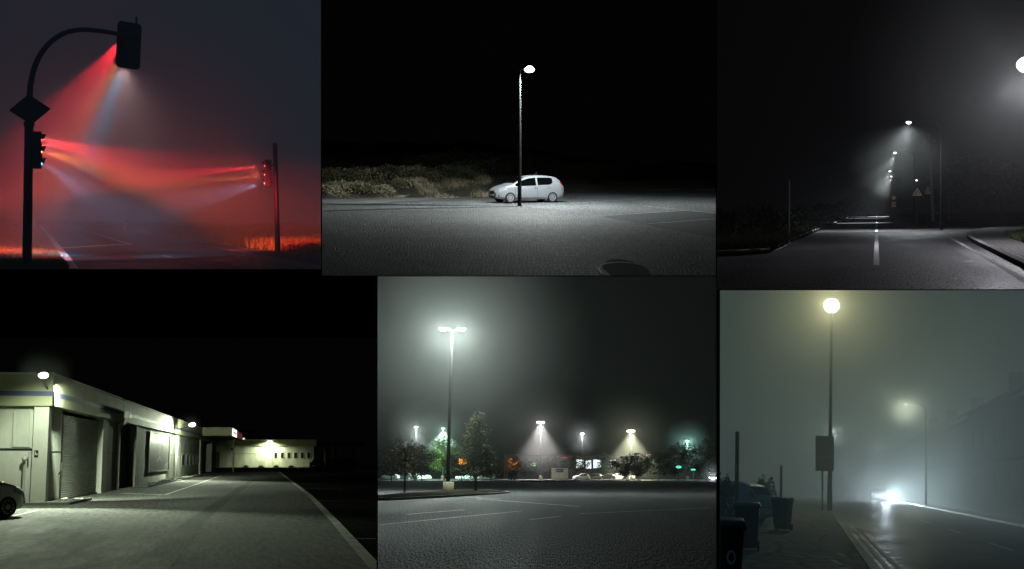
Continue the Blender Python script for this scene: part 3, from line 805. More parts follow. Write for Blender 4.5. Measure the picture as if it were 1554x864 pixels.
# ================================================================== place 3: misty road with a line of lamps
M_LAMP_WHITE = glow('white_street_lamp_glass', (.95, 1., .98), 5., sample=False)
M_POLE_NIGHT = mat('blackened_steel', (.006, .006, .0065), rough=.8, spec=.1)
def road_lamp(P, label, px, py, D, arm, power, col, lens, radius=.22, spot=None, group=None, glow_p=0., pole_r=.075, aim=None, m=None, hoff=.35):
    """column with a bent arm reaching to a flat lantern at the image point"""
    hp = P.at(px, py, D); base = Vector((hp.x + arm, hp.y, 0)); H = hp.z
    t = thing('street_lamp', label, 'street lamp', P, base, 0, group)
    m = m or M_POLE_NIGHT
    c = MB(); c.tube([(0, 0, -.05), (0, 0, 1.1), (0, 0, H - .5)], [pole_r * 1.25, pole_r * 1.2, pole_r * .75], 14)
    c.build('pole', m, t, True)
    MB().box(-pole_r * 2, pole_r * 2, -pole_r * 2, pole_r * 2, -.02, .03).build('base_plate', m, t)
    sg = -1 if arm > 0 else 1
    pts = spline([(0, 0, H - .55), (sg * abs(arm) * .06, 0, H - .2), (sg * abs(arm) * .4, 0, H + .08), (-arm - sg * .3, 0, H + .12)], 5)
    MB().tube(pts, pole_r * .6, 10).build('arm', m, t, True)
    h = MB(); h.cbox((-arm, 0, H + .10), .75, .28, .12); h.build('lantern', m, t, bevel=.04)
    l = MB(); l.sphere((-arm, 0, H + .02), radius, 12, (1.05, .9, .8)); l.build('lamp_glass', lens, t, True)
    if power:
        lp = Vector((-arm, 0, H - hoff))
        tg = lp + (Vector(aim) if aim else Vector((0, 0, -1)))
        light('lamp_light', P, lp, power, col, .12, tg, spot, .7, t) if spot else light('lamp_light', P, lp, power, col, .12, parent=t)
    if glow_p: light('lamp_light', P, Vector((-arm, -.3, H - hoff)), glow_p, col, .12, parent=t)
    return t
def build_p3():
    P = P3
    asp = asphalt('misty_road_asphalt', (.042, .042, .045), rough=.58, spec=.5, grain=18, patch=.35, bump=.3, stretch=(1, .12, 1), glint=(.38, .6, .45))
    ground(P, asp, 'road')
    soil = mat('dark_verge', (.010, .011, .008), rough=.95, spec=0., var=.5, scale=.8, bump=.5)
    kerb_m = mat('grey_kerb_stone', (.16, .16, .155), rough=.85, var=.3, scale=1.5)
    kl = [(1088.4, 385.6), (1130, 384), (1172, 380.5), (1203, 366), (1239, 350.5), (1275, 336), (1299, 326), (1301, 324.6)]
    struct(sheet(P, kl + [(1088.4, 324.6)], .10).build('verge', soil, place=P, fixn=False))
    struct(ribbon(P, spline([P.g(*q) for q in kl], 6), .18, 0, .13).build('kerb', kerb_m, place=P))
    kr = [(1345, 324.6), (1370, 330), (1394, 336.6), (1420, 338.2), (1470, 338.6), (1829, 339)]
    struct(sheet(P, kr + [(1829, 324.6)], .10).build('verge', soil, place=P, fixn=False))
    struct(ribbon(P, [P.g(*q) for q in kr], .3, 0, .12).build('kerb', kerb_m, place=P))
    # paved corner with kerb
    isl = [(1829, 439.0), (1600, 424), (1554, 405), (1513, 384.5), (1484, 370), (1474, 364), (1471, 359), (1475, 355), (1492, 350.5), (1520, 347.6), (1554, 346.3), (1829, 345)]
    sm = spline([P.g(*q) for q in isl[:11]], 5) + [P.g(*isl[11])]
    pav = stone_ground('paving_blocks', (.075, .072, .068), .24, 3.0, .6, (.02, .02, .02))
    o = MB().slab(sm, 0, .125).build('pavement', pav, place=P); struct(o)
    struct(ribbon(P, sm[:-1], .22, -.01, .15).build('kerb', kerb_m, place=P))
    gm = mat('corner_grass', (.05, .06, .025), rough=.9, spec=.08, var=.5, scale=1.5)
    gp = [(1528, 354), (1554, 351), (1829, 348.5), (1829, 362), (1554, 369), (1535, 362)]
    struct(sheet(P, gp, .13).build('verge', soil, place=P, fixn=False))
    def reg():
        while True:
            x = random.uniform(1527, 1630); y = random.uniform(349, 370)
            if x < 1554:
                k = (x - 1528) / 26
                if not (354 - 3 * k < y < 358 + 11 * k): continue
            elif not y < 366 - (x - 1554) * .03: continue
            return x, y
    grass('grass', P, reg, 4500, .22, gm, .02, .13)
    def reg_v():
        while True:
            x = random.uniform(1089, 1298); y = random.uniform(328, 383)
            k = 385 - max(0, x - 1172) * .47 if x > 1172 else 382
            if y < k - 3: return x, y
    grass('grass', P, reg_v, 9000, .3, mat('verge_grass', (.016, .018, .010), rough=.9, spec=0., var=.5, scale=1.5), .02, .1)
    # gutter channel and worn edge line
    struct(ribbon(P, spline([P.g(*q) for q in [(1440, 360), (1462, 372), (1490, 388), (1525, 408), (1570, 434)]], 6), .16, .006).build('edge_line', M_PAINT_OLD, place=P, fixn=False))
    struct(ribbon(P, spline([P.g(*q) for q in [(1420, 352), (1440, 364), (1470, 382), (1492, 394)]], 6), .7, .005).build('road_repair', mat('tar_strip', (.018, .018, .019), rough=.6), place=P, fixn=False))
    def mark(a, b, w):
        struct(ribbon(P, dense([P.g(*a), P.g(*b)], 3), w, .007).build('road_marking', M_PAINT, place=P, fixn=False))
    mark((1330, 403), (1330.2, 356), .17); mark((1330.2, 351.5), (1330.3, 349), .17)
    mark((1330.3, 346.5), (1330.4, 341), .17); mark((1330.4, 338.5), (1330.5, 333), .17); mark((1330.5, 331), (1330.6, 327), .2); mark((1330.6, 326), (1330.8, 324.9), .2)
    mark((1302, 326.0), (1345, 325.6), 2.6); mark((1318, 329.2), (1350, 328.8), 1.4)
    # stain and cracks
    for pts in ([(1455, 398), (1466, 395.2), (1471, 394.4), (1480, 395.6), (1478, 398.4), (1470, 399)], [(1442, 423), (1450, 421.6), (1455, 423), (1449, 424.4)]):
        struct(sheet(P, pts, .0065).build('oil_stain', mat('oil_stain', (.006, .006, .007), rough=.4), place=P, fixn=False))
    # ---- lamps
    g = 'street lamps along the misty road'
    w = (.92, .98, 1.)
    road_lamp(P, 'nearest and brightest street lamp, a large white glare at the right edge', 1560, 99, 58, 2.2, 800, (.94, .92, 1.), glow('bright_near_lamp', (1, 1, 1), 6., False), .42, 176, g, 1900, aim=(-.45, -.1, -1), hoff=.85)
    road_lamp(P, 'white street lamp hanging over the bright pool on the road', 1379, 186, 97, 2.2, 7500, w, M_LAMP_WHITE, .17, 80, g, 0, aim=(-.5, .0, -1))
    light('lamp_light', P, P.at(1379, 190, 97), 4500, (.9, .96, 1.), .12, P.at(1379, 190, 97) + Vector((-.1, -.15, -1)), 158, 1.)
    road_lamp(P, 'small street lamp, second in the line going away', 1358, 232, 149, 2., 17000, w, M_LAMP_WHITE, .16, 65, g, 0, aim=(-.6, 0, -1))
    road_lamp(P, 'tiny street lamp, upper of the close pair far down the road', 1350.5, 260, 220, 2., 24000, w, M_LAMP_WHITE, .17, 65, g, 0, aim=(-.6, 0, -1))
    road_lamp(P, 'tiny street lamp, lower of the close pair far down the road', 1352.5, 268, 255, 2., 24000, w, M_LAMP_WHITE, .17, 65, g, 0, aim=(-.6, 0, -1))
    road_lamp(P, 'faint street lamp above the triangular warning sign', 1391, 274, 300, 2., 500, w, glow('dim_far_lamp', (.9, 1, 1), 2.5, False), .24, 80, g, 0)
    light('lamp_light', P, P.at(1540, 125, 57), 30000, (.93, .95, 1.), .12, P.at(1388, 287, 140), 9, .9)  # added narrow spot that brightens the warning signs, no lantern of its own
    # ---- poles
    D = 150.; a = P.at(1416, 336, D); b = P.at(1411, 204, D)
    t = thing('utility_pole', 'tall leaning grey utility pole right of the warning signs', 'pole', P, (a.x, D, 0))
    MB().tube([(0, 0, -.05), (b.x - a.x, 0, b.z)], [.2, .12], 14).build('pole', mat('grey_timber', (.06, .058, .055), rough=.85, var=.3), t, True)
    MB().cbox((b.x - a.x + .1, 0, b.z - .9), 1.1, .1, .1).build('crossarm', M_POLE_DARK, t)
    for dx in (-.35, .45): MB().tube([(b.x - a.x + dx, 0, b.z - .85), (b.x - a.x + dx, 0, b.z - .65)], .05, 8).build('insulator', mat('grey_ceramic', (.3, .3, .3), rough=.4), t)
    a = P.g(1197.5, 360)
    t = thing('roadside_post', 'thin pale post standing behind the left kerb', 'post', P, a)
    MB().tube([(0, 0, -.05), (.03, 0, 3.25)], [.055, .045], 10).build('pole', mat('pale_weathered_post', (.12, .12, .12), rough=.8), t, True)
    MB().lathe([(.055, 3.24), (.05, 3.29), (.001, 3.31)], 10, 0).build('cap', M_POLE_DARK, t, True)
    # ---- signs
    red = mat('sign_red', (.22, .05, .03), rough=.4); white = mat('sign_white', (.55, .52, .45), rough=.5); blk = mat('sign_black', (.012, .012, .012), rough=.5)
    yel = mat('sign_yellow', (.5, .40, .2), rough=.5)
    def tri(px, py, D, sz, label, yaw):
        c = P.at(px, py, D); s = thing('warning_sign', label, 'road sign', P, (c.x, D, 0), yaw)
        z = c.z; r = sz / math.sqrt(3)
        T = lambda k: [(k * r * math.cos(math.radians(90 + 120 * i)), z + k * r * math.sin(math.radians(90 + 120 * i))) for i in range(3)]
        MB().prism(T(1.), -.02, .0).build('sign_plate', yel, s)
        MB().prism(T(.70), -.026, -.0205).build('sign_face', blk, s)
        w = MB(); w.prism([(-.07, z - .16), (.11, z - .16), (.08, z - .02), (.0, z + .06), (-.05, z + .03)], -.031, -.0265); w.prism([(-.03, z + .09), (.03, z + .09), (.03, z + .15), (-.03, z + .15)], -.031, -.0265)
        w.build('symbol', yel, s)
        MB().tube([(0, .04, -.05), (0, .04, z + .2)], .035, 8).build('post', M_POLE_DARK, s, True)
    tri(1392, 293, 140, .95, 'triangular warning sign with a dark symbol, facing us beside the utility pole', 0)
    tri(1408, 290.5, 138, .9, 'triangular warning sign turned half away, touching the utility pole', math.radians(48))
    c = P.at(1356.5, 300.5, 170); s = thing('road_sign', 'small diamond sign over two little plates on one post, far down the road', 'road sign', P, (c.x, 170, 0))
    z = c.z
    MB().prism([(-.34, z), (0, z - .34), (.34, z), (0, z + .34)], -.02, 0).build('sign_plate', yel, s)
    MB().prism([(-.18, z), (0, z - .18), (.18, z), (0, z + .18)], -.026, -.0205).build('sign_face', white, s)
    for k in (0, 1):
        MB().prism([(-.26, z - .78 - .36 * k), (.26, z - .78 - .36 * k), (.26, z - .48 - .36 * k), (-.26, z - .48 - .36 * k)], -.02, 0).build('plate', yel, s)
    MB().tube([(0, .04, -.05), (0, .04, z + .2)], .03, 8).build('post', M_POLE_DARK, s, True)
    # ---- growth on the left verge
    dk = mat('night_bush_leaves', (.007, .0085, .005), rough=.85, spec=.08, var=.5, scale=1.2)
    for px, y, r, h, wd in [(1110, 70, 1.4, 1.5, 'leftmost, where the kerb curves'), (1150, 80, 1.6, 1.7, 'left of the thin post'), (1186, 92, 1.7, 1.5, 'just behind the thin post'), (1222, 105, 1.7, 1.7, 'right of the thin post'),
                            (1252, 130, 2., 2.0, 'by the lit stretch of kerb'), (1276, 165, 2.4, 2.4, 'near the far end of the kerb'), (1290, 210, 2.6, 3.0, 'smallest, at the far end of the kerb')]:
        bush(P, 'roadside_bush', 'dim low bush on the left verge, ' + wd, (P.xat(px, y), y, .08), r, r, h, dk, 420, .13, 'bushes on the left verge')
    for px, y, h, wd in [(1440, 165, 6.5, 'behind the side road, nearest the utility pole'), (1476, 158, 7.5, 'in the middle behind the side road'), (1520, 160, 7.0, 'behind the right end of the side road')]:
        tree(P, 'roadside_tree', 'dark leafy tree ' + wd, (P.xat(px, y), y, .08), h, 3.0, dk, 900, .3, .25, 'trees behind the side road')
def tree(P, name, label, loc, H, R, m, n=1500, leaf=.16, clear=.2, group=None, shape='round', bark=None, limbs=9, gaps=.0, m2=None, cat='tree'):
    t = thing(name, label, cat, P, loc, random.random() * 6, group)
    seed = random.random() * 10
    def rad(f, a):
        if shape == 'oak': r = (1 - f) ** .88 * 1.08 * (1.0 if f > .12 else .75 + 2 * f) * (1 + .22 * math.sin(f * 34 + 2 * math.sin(a * 2 + seed)))
        elif shape == 'round': r = math.sqrt(max(0, 1 - (2 * f - .9) ** 2 * .95)) if f < .98 else .1
        else: r = .55 + .45 * math.sin(PI * f)
        return R * r * (1 + .18 * math.sin(3 * a + seed) + .12 * math.sin(7 * a + 9 * f + seed))
    z0 = H * clear; tr = MB()
    tr.tube([(0, 0, -.08), (.01, .01, z0), (.03, 0, H * .62), (.0, .02, H * .9)], [H * .016 + .02, H * .013 + .02, H * .007 + .01, .012], 8)
    tr.build('trunk', bark or M_BARK, t, True, fixn=False)
    tips = []; lb = MB()
    for k in range(limbs * 3):
        f = random.uniform(.0, .85) if shape != 'oak' else random.random() ** 1.5 * .92; a = random.random() * 2 * PI; r = rad(f, a) * random.uniform(.75, 1.0)
        zs = z0 + (H - z0) * f * .75; p0 = Vector((0, 0, zs)); ze = z0 + (H - z0) * f + (.0 if shape == 'oak' and f < .5 else .25)
        p1 = Vector((r * math.cos(a), r * math.sin(a), ze)); mid = p0.lerp(p1, .5) + Vector((0, 0, .15 if shape != 'oak' else .1))
        lb.tube([p0, mid, p1], [.035, .02, .006], 4); tips += [(p0.lerp(p1, u), f) for u in (.45, .65, .8, .92, 1.)]
    lb.build('limb', bark or M_BARK, t, fixn=False)
    pts = []; pts2 = []
    for k in range(n):
        if random.random() < .8:
            c, f = random.choice(tips); s = R * .14
            p = c + Vector((random.gauss(0, s), random.gauss(0, s), random.gauss(0, s * .75)))
        else:
            f = random.random(); a = random.random() * 2 * PI; r = rad(f, a) * random.random() ** .5
            p = Vector((r * math.cos(a), r * math.sin(a), z0 + (H - z0) * f))
        (pts2 if m2 and random.random() < .4 else pts).append(p)
    cr = MB(); cr.leaves(pts, leaf, 0, .2)
    if pts2: cr.leaves(pts2, leaf, 1, .2)
    cr.build('crown', [m, m2 or m], t, fixn=False)
    return t
# ================================================================== place 4: workshop yard under wall lamps
def build_p4():
    P = P4
    wallm = mat('painted_render', (.56, .575, .51), rough=.85, var=.26, scale=.8, detail=10, stretch=(1, 1, .4), bump=.15, bscale=8)
    wallm2 = mat('stained_render', (.45, .455, .40), rough=.88, var=.3, scale=.5, detail=9, stretch=(1, 1, .4))
    fasc = mat('pale_fascia', (.45, .47, .30), rough=.7, var=.14, scale=.5, detail=8, stretch=(1, 1, .5))
    pil = mat('white_pillar', (.60, .61, .54), rough=.8, var=.12, scale=1., detail=9)
    blue = mat('blue_stripe', (.10, .125, .24), rough=.6, var=.15)
    dk = mat('dark_recess', (.05, .052, .048), rough=.8, var=.3)
    steel = mat('roller_steel', (.48, .49, .44), rough=.6, metal=.1, var=.18, scale=1.2, stretch=(.4, .4, 3), detail=8)
    seam = mat('panel_seam', (.10, .10, .09), rough=.8)
    pipe = mat('white_pipe', (.55, .56, .5), rough=.5, var=.08)
    bluedoor = mat('blue_door', (.10, .115, .18), rough=.5, var=.15)
    asp = asphalt('yard_asphalt', (.135, .14, .13), rough=.9, spec=.25, grain=7, gvar=.55, patch=.4, bump=.5, stretch=(1, .15, 1), sharp=.12)
    ground(P, asp)
    darka = asphalt('dark_yard_asphalt', (.04, .042, .04), rough=.9, spec=.0, grain=7, patch=.3)
    struct(sheet(P, [(424, 716), (470, 753), (510, 795), (548, 838), (571.2, 864), (571.2, 718), (480, 710)], .004).build('parking_ground', darka, place=P, fixn=False))
    seamm = asphalt('asphalt_strip', (.04, .042, .039), rough=.85, spec=.2, grain=7, patch=.35)
    struct(sheet(P, [(377, 730), (386, 730), (352, 757), (312, 790), (259, 862), (236, 890), (160, 890), (202, 864), (270, 800), (330, 760)], .004).build('asphalt_strip', seamm, place=P, fixn=False))
    ln = mat('yard_line', (.70, .71, .66), rough=.75, var=.35, scale=1.5, detail=8)
    def line(pts, w, m=ln, z=.009): struct(ribbon(P, dense([P.g(*p) for p in pts], 4), w, z).build('bay_line', m, place=P, fixn=False))
    line([(423, 716), (470, 752), (510, 794), (548, 837), (590, 884)], .22)
    line([(187, 749), (250, 751.6)], .45, ln, .0095); line([(250, 751.6), (296, 736), (337, 721.5)], .16)
    line([(0, 788.5), (56, 775)], .12)
    grey = mat('dim_yard_line', (.12, .12, .115), rough=.8, var=.3)
    line([(471, 760.5), (571.2, 760.5)], .28, grey); line([(497, 781.5), (571.2, 781)], .2, grey); line([(531, 818.5), (571.2, 818)], .14, grey)
    line([(452, 742), (571.2, 744)], .4, grey)
    # ---- main building, local x along the front, y into the building
    d = Vector((.0685, 1, 0)).normalized(); K = P.g(67.4, 765.4)
    rot = math.atan2(d.y, d.x)
    B = thing('workshop_building', 'long low pale workshop with fascia, blue stripe and roller door facing the yard', 'building', P, K, rot)
    def bx(nm, m, x0, x1, y0, y1, z0, z1, bev=0., par=B):
        return MB().box(x0, x1, y0, y1, z0, z1).build(nm, m, par, bevel=bev)
    H = 3.61
    bx('wall', wallm, .25, 3.9, .12, 8, 0, H); bx('wall', wallm2, 17.1, 22.4, .12, 8, 0, H); bx('wall', wallm2, 31.3, 38.9, .12, 8, 0, H)
    bx('wall', wallm, 38.9, 61.6, .12, 8, 0, H); bx('wall', wallm, 64.0, 93.3, .12, 8, 0, H)
    bx('wall', wallm2, 96.6, 116.2, 2.2, 8, 0, H); bx('wall', wallm2, 22.4, 31.3, .6, 8, 0, H); bx('wall', wallm2, 3.9, 15.3, 1.2, 8, 3.46, H)
    bx('pillar', pil, 0, .62, -.02, .52, 0, H, .015); bx('pillar', pil, 15.3, 17.1, -.02, .4, 0, H); bx('pillar', pil, 30.3, 31.3, -.02, .4, 0, H)
    bx('pillar', pil, 61.6, 64.0, -.02, .4, 0, H); bx('pillar', pil, 93.3, 96.6, -.02, .4, 0, H); bx('pillar', pil, 116.2, 126, -.02, 2.6, 0, H)
    bx('fascia', fasc, -.14, 127, -.14, 8.5, H + .003, 4.78, .02)
    s = MB(); s.box(-.146, 127, -.147, -.1405, 3.98, 4.16); s.box(-.147, -.1405, -.147, 8.5, 3.98, 4.16); s.build('stripe', blue, B)
    MB().box(-.18, 127, -.18, 8.5, 4.783, 4.85).build('roof_edge', pil, B)
    for x in (22, 46, 70): MB().box(x, x + .03, -.1445, -.139, H + .1, 4.75).build('fascia_joint', seam, B)
    bx('panel_joint', seam, .62, 3.9, .112, .118, 1.93, 1.955); bx('panel_joint', seam, 17.1, 22.4, .112, .118, 1.93, 1.955); bx('panel_joint', seam, 39, 61.6, .112, .118, 1.9, 1.92); bx('panel_joint', seam, 64, 93.3, .112, .118, 2.28, 2.30)
    # roller door of rounded slats
    n = 38; prof = []
    for k in range(n):
        z = 3.46 * k / n; hh = 3.46 / n
        prof += [(.235, z), (.205, z + hh * .3), (.205, z + hh * .66), (.235, z + hh * .96)]
    vs = [(x, y, z) for x in (4.6, 15.3) for y, z in prof]; N = len(prof)
    MB().add(vs, [(i, i + 1, N + i + 1, N + i) for i in range(N - 1)]).build('roller_door', steel, B, fixn=False)
    bx('reveal_shade', dk, 3.9, 4.6, .16, .9, 0, 3.46); bx('door_sill', dk, 4.6, 15.3, .14, .19, 0, .06)  # dark strip beside the slats stands for the shadow in the reveal
    # dark bay and its door leaf
    bx('bay_door', dk, 24.0, 30.3, .5, .596, 0, 3.3)
    # downpipe with hopper
    dp = MB(); dp.tube([(23.0, -.24, 3.9), (23.0, -.24, 3.72), (22.7, .12, 3.35), (22.7, .12, 3.0), (22.7, .12, 0.05)], .11, 10); dp.box(22.6, 23.5, -.42, -.16, 3.85, 4.2)
    dp.build('downpipe', pipe, B, True)
    # row of six tall windows in the white sectional door
    glass = mat('dim_window_glass', (.02, .022, .022), rough=.4, var=.4, scale=1.5, spec=.25)
    for k in range(6):
        a, b = [(68.3, 71.6), (74, 77), (79, 82), (83.6, 86.4), (88, 90), (91.2, 92.6)][k]
        w = MB(); w.box(a, b, .088, .118, 1.02, 2.0); w = w.build('window', pil, B)
        MB().box(a + .25, b - .25, .078, .086, 1.08, 1.94).build('pane', glass, w)
    bx('door_jamb', fasc, 64.2, 66.2, .0, .116, 1.5, 2.6)
    # entrance recess
    bx('entrance_door', bluedoor, 98.5, 108, 2.1, 2.196, 0, 2.6); bx('door_post', pil, 112, 114.5, .6, 1.1, 0, H - .01)
    # front end wall (faces us): window panel, joint, pipe
    MB().box(.14, .246, .55, 3.2, 2.05, 3.45).build('panel_window', wallm, B, bevel=.01)
    w = MB(); w.box(.10, .138, .62, .68, 2.1, 3.4); w.box(.10, .138, 1.2, 1.26, 2.1, 3.4); w.box(.10, .138, .681, 1.199, 2.1, 2.16); w.build('window_frame', pil, B)
    bx('panel_joint', seam, .236, .243, .53, 8, 1.97, 2.0)
    dp = MB(); dp.tube([(.12, .80, .03), (.12, .80, 1.45), (.05, .80, 1.6), (-.02, .8, 1.62)], .055, 10); dp.tube([(.02, .62, 1.62), (.02, .62, 1.92)], .03, 8); dp.sphere((0, .78, 1.66), .1, 8); dp.tube([(.1, 1.0, .03), (.1, 1.0, .4)], .05, 8)
    dp.build('vent_pipe', pipe, B, True)
    w = MB(); w.box(-.012, -.002, .30, .44, 1.72, 1.98); w = w.build('notice_plate', mat('black_notice', (.012, .012, .016), rough=.4), B)
    wn = MB(); wn.prism([(.33, 1.80), (.41, 1.80), (.41, 1.92), (.38, 1.94), (.38, 1.86), (.33, 1.86)], -.02, -.0135, Matrix(((0, 1, 0, 0), (1, 0, 0, 0), (0, 0, 1, 0), (0, 0, 0, 1))))
    wn.build('notice_symbol', mat('notice_white', (.6, .6, .65), rough=.5), w)
    MB().tube([(.3, .26, 1.2), (.2, .12, 1.3), (.2, .12, 1.45)], .02, 6).build('hook', M_POLE_DARK, B)
    MB().tube([(3.5, .11, 1.05), (3.3, -.02, 1.2), (3.3, -.02, 1.5)], .03, 6).build('hook', M_POLE_DARK, B)
    # canopy over the entrance
    cp = MB(); cp.box(93.4, 128, -3.25, -.15, 4.02, 4.86); cp.build('canopy', fasc, B, bevel=.02)
    MB().box(93.3, 128.1, -3.35, -.15, 4.863, 4.93).build('canopy_edge', pil, B)
    sg = MB(); sg.box(93.6, 106, -3.32, -3.256, 4.06, 4.80); sg = sg.build('lit_sign', glow('lit_white_sign', (1., .95, .95), 2.2), B)
    MB().box(106.1, 127, -3.32, -3.256, 4.06, 4.80).build('lit_sign', glow('lit_red_sign', (.55, .12, .10), .16), B)
    lt = MB()
    for k in range(4): lt.box(94.6 + 2.7 * k, 96.4 + 2.7 * k, -3.332, -3.3215, 4.25, 4.6)
    lt.build('lettering', mat('sign_lettering_red', (.3, .02, .03), rough=.5), sg)
    MB().tube([(115, -2.7, 0), (115, -2.7, 4.015)], .12, 10).build('canopy_post', pil, B, True)
    # pebble strip and kerb at the foot of the wall
    stone_m = mat('white_pebble', (.45, .45, .4), rough=.85, var=.3, scale=6.)
    bed = MB(); bed.box(-.95, 4.4, -.95, -.03, -.02, .035); bed.box(28, 93, -.95, -.03, -.02, .03)
    o = bed.build('gravel_bed', mat('gravel_soil', (.09, .088, .075), rough=.95, var=.5, scale=5, bump=.5), place=P, loc=K, rot=rot); struct(o)
    ks = MB(); ks.box(-1.06, 4.6, -1.06, -.955, -.02, .1); ks.box(-1.06, -.955, -.954, 2.5, -.02, .1); ks.box(28, 93, -1.06, -.955, -.02, .1)
    struct(ks.build('kerb', mat('yard_kerb', (.22, .22, .2), rough=.9, var=.25, scale=2), place=P, loc=K, rot=rot, bevel=.01))
    st = MB()
    def pebble(x, y, r):
        st.sphere((x, y, .05 + r * .3), r, 5, (1.2, 1, .7))
    for _ in range(140): pebble(random.uniform(-.85, 4.2), random.uniform(-.85, -.1), random.uniform(.03, .075))
    for _ in range(130): pebble(random.triangular(30, 92, 42), random.uniform(-.85, -.1), random.uniform(.04, .10))
    for _ in range(50): pebble(random.uniform(-.85, -.1), random.uniform(-.5, 2.2), random.uniform(.03, .075))
    o = st.build('gravel', stone_m, place=P, loc=K, rot=rot, smooth=True, fixn=False); o['kind'] = 'stuff'
    gr = MB()
    for _ in range(900):
        x = random.choice([random.uniform(.7, 3.9), random.triangular(33, 58, 46), random.triangular(33, 90, 50)]); y = random.uniform(-.1, .25); h = random.uniform(.04, .22) * (1 if x < 5 else 1.5)
        gr.add([(x - .012, y, .03), (x + .03, y, .03), (x + random.gauss(0, .04), y - random.random() * .08, h)], [(0, 1, 2)])
    o = gr.build('weeds', mat('dry_weed', (.09, .10, .05), rough=.9, spec=.08, var=.4), place=P, loc=K, rot=rot, fixn=False); o['kind'] = 'stuff'
    # ---- poster hanging on the wall
    F_ = Matrix.Rotation(rot, 4, 'Z')
    ps = thing('poster', 'large framed grey poster with a pale three pointed shape, hung on the workshop wall', 'poster', P, K + F_ @ Vector((46.5, .07, 0)), rot)
    a, b, z0, z1 = -7.6, 7.6, .82, 3.36
    post = bpy.data.materials.new('grey_poster_print'); post.use_nodes = True
    nt = post.node_tree; bs = nt.nodes['Principled BSDF']; bs.inputs['Roughness'].default_value = .45
    tc = nd(nt, 'ShaderNodeTexCoord'); mp = nd(nt, 'ShaderNodeMapping'); mp.inputs['Location'].default_value = (0, 0, -1.75 * .9); mp.inputs['Scale'].default_value = (.125, 0, .9)
    gt = nd(nt, 'ShaderNodeTexGradient', gradient_type='SPHERICAL'); rp = nd(nt, 'ShaderNodeValToRGB')
    rp.color_ramp.elements[0].color = (.02, .021, .021, 1); rp.color_ramp.elements[1].color = (.10, .103, .096, 1)
    ns = nd(nt, 'ShaderNodeTexNoise', Scale=1.6, Detail=6.)
    ad = nd(nt, 'ShaderNodeMath', operation='MULTIPLY')
    nt.links.new(tc.outputs['Object'], mp.inputs['Vector']); nt.links.new(mp.outputs[0], gt.inputs['Vector']); nt.links.new(tc.outputs['Object'], ns.inputs['Vector'])
    nt.links.new(gt.outputs['Fac'], ad.inputs[0]); nt.links.new(ns.outputs['Fac'], ad.inputs[1]); nt.links.new(ad.outputs[0], rp.inputs['Fac']); nt.links.new(rp.outputs[0], bs.inputs['Base Color'])
    MB().box(a, b, -.03, .03, z0, z1).build('print', post, ps)
    fr = MB(); fr.box(a - .35, a, -.07, .04, z0 - .07, z1 + .07); fr.box(b, b + .35, -.07, .04, z0 - .07, z1 + .07); fr.box(a, b, -.07, .04, z1, z1 + .07); fr.box(a, b, -.07, .04, z0 - .07, z0)
    fr.build('frame', mat('grey_frame', (.33, .34, .31), rough=.5, metal=.2), ps)
    pale = mat('poster_pale_ink', (.24, .243, .22), rough=.5); dki = mat('poster_dark_ink', (.02, .02, .02), rough=.5)
    y0 = -.036
    e = MB()
    e.prism([(-.25, 1.70), (.25, 1.70), (.12, 2.78), (-.12, 2.78)], y0, -.031)
    e.prism([(-2.4, 1.48), (-2.0, 1.38), (.1, 1.72), (-.3, 1.82)], y0 - .002, y0 - .0005); e.prism([(2.4, 1.48), (2.0, 1.38), (-.1, 1.72), (.3, 1.82)], y0 - .0045, y0 - .003)
    e.build('emblem', pale, ps)
    e = MB(); e.prism([(-2.6, 1.52), (-2.2, 1.55), (-.4, 1.86), (-.4, 2.0)], y0, -.031); e.prism([(2.6, 1.52), (2.2, 1.55), (.4, 1.86), (.4, 2.0)], y0, -.031)
    e.prism([(-1.9, 2.0), (-1.6, 2.0), (-1.2, 2.7), (-1.5, 2.7)], y0, -.031); e.prism([(1.9, 2.0), (1.6, 2.0), (1.2, 2.7), (1.5, 2.7)], y0, -.031)
    e.prism([(-7.4, .84), (-.5, .84), (-3., 1.12), (-6.2, 1.2), (-7.4, 1.1)], y0, -.031)
    e.build('emblem_shadow', dki, ps)
    e = MB(); e.prism([(2.4, .98), (4.4, 1.16), (7.4, 1.38), (7.4, 1.28), (4.8, 1.08)], y0, -.031); e.prism([(3., .9), (5.5, .92), (7.2, 1.06), (7.4, 1.2), (6., 1.0)], y0, -.031); e.build('swoosh', pale, ps)
    # ---- wall lamps
    lampcol = (.86, 1., .73)
    gl = glow('flood_lamp_glass', (.97, 1., .82), 5., False)
    def wall_lamp(nm, loc, aim, label, pw, r=.26, sc=1., p2=0, off=(-.55, -.62, .1), ang=150, more=()):
        t = thing('wall_lamp', label, 'lamp', P, K + F_ @ Vector(loc), rot, 'wall lamps of the workshop yard')
        o_ = Vector(off)
        MB().tube([(0, 0, -.25), o_ * .5 + Vector((0, 0, -.2)), o_], [.035, .03, .03], 8).build('arm', M_POLE_DARK, t, True)
        MB().sphere(o_ + Vector((0, 0, .06)), r * 1.06, 12, (1, 1, .62)).build('reflector', M_GALV, t, True)
        MB().sphere(o_ + Vector((-.06, -.05, .0)), r, 12, (1.1, 1.1, .72)).build('lamp_glass', gl, t, True)
        light('lamp_light', P, o_ + Vector((-.12, -.12, -.32)), pw, lampcol, .14, o_ + Vector(aim), ang, .6, t)
        for p_, a_, g_, dx in more: light('lamp_light', P, o_ + Vector((dx, -.1, -.3)), p_, lampcol, .14, o_ + Vector((dx, -.1, -.3)) + Vector(a_), g_, .7, t)  # extra spots added to wash front and yard; dx sets one off its lamp
        return t
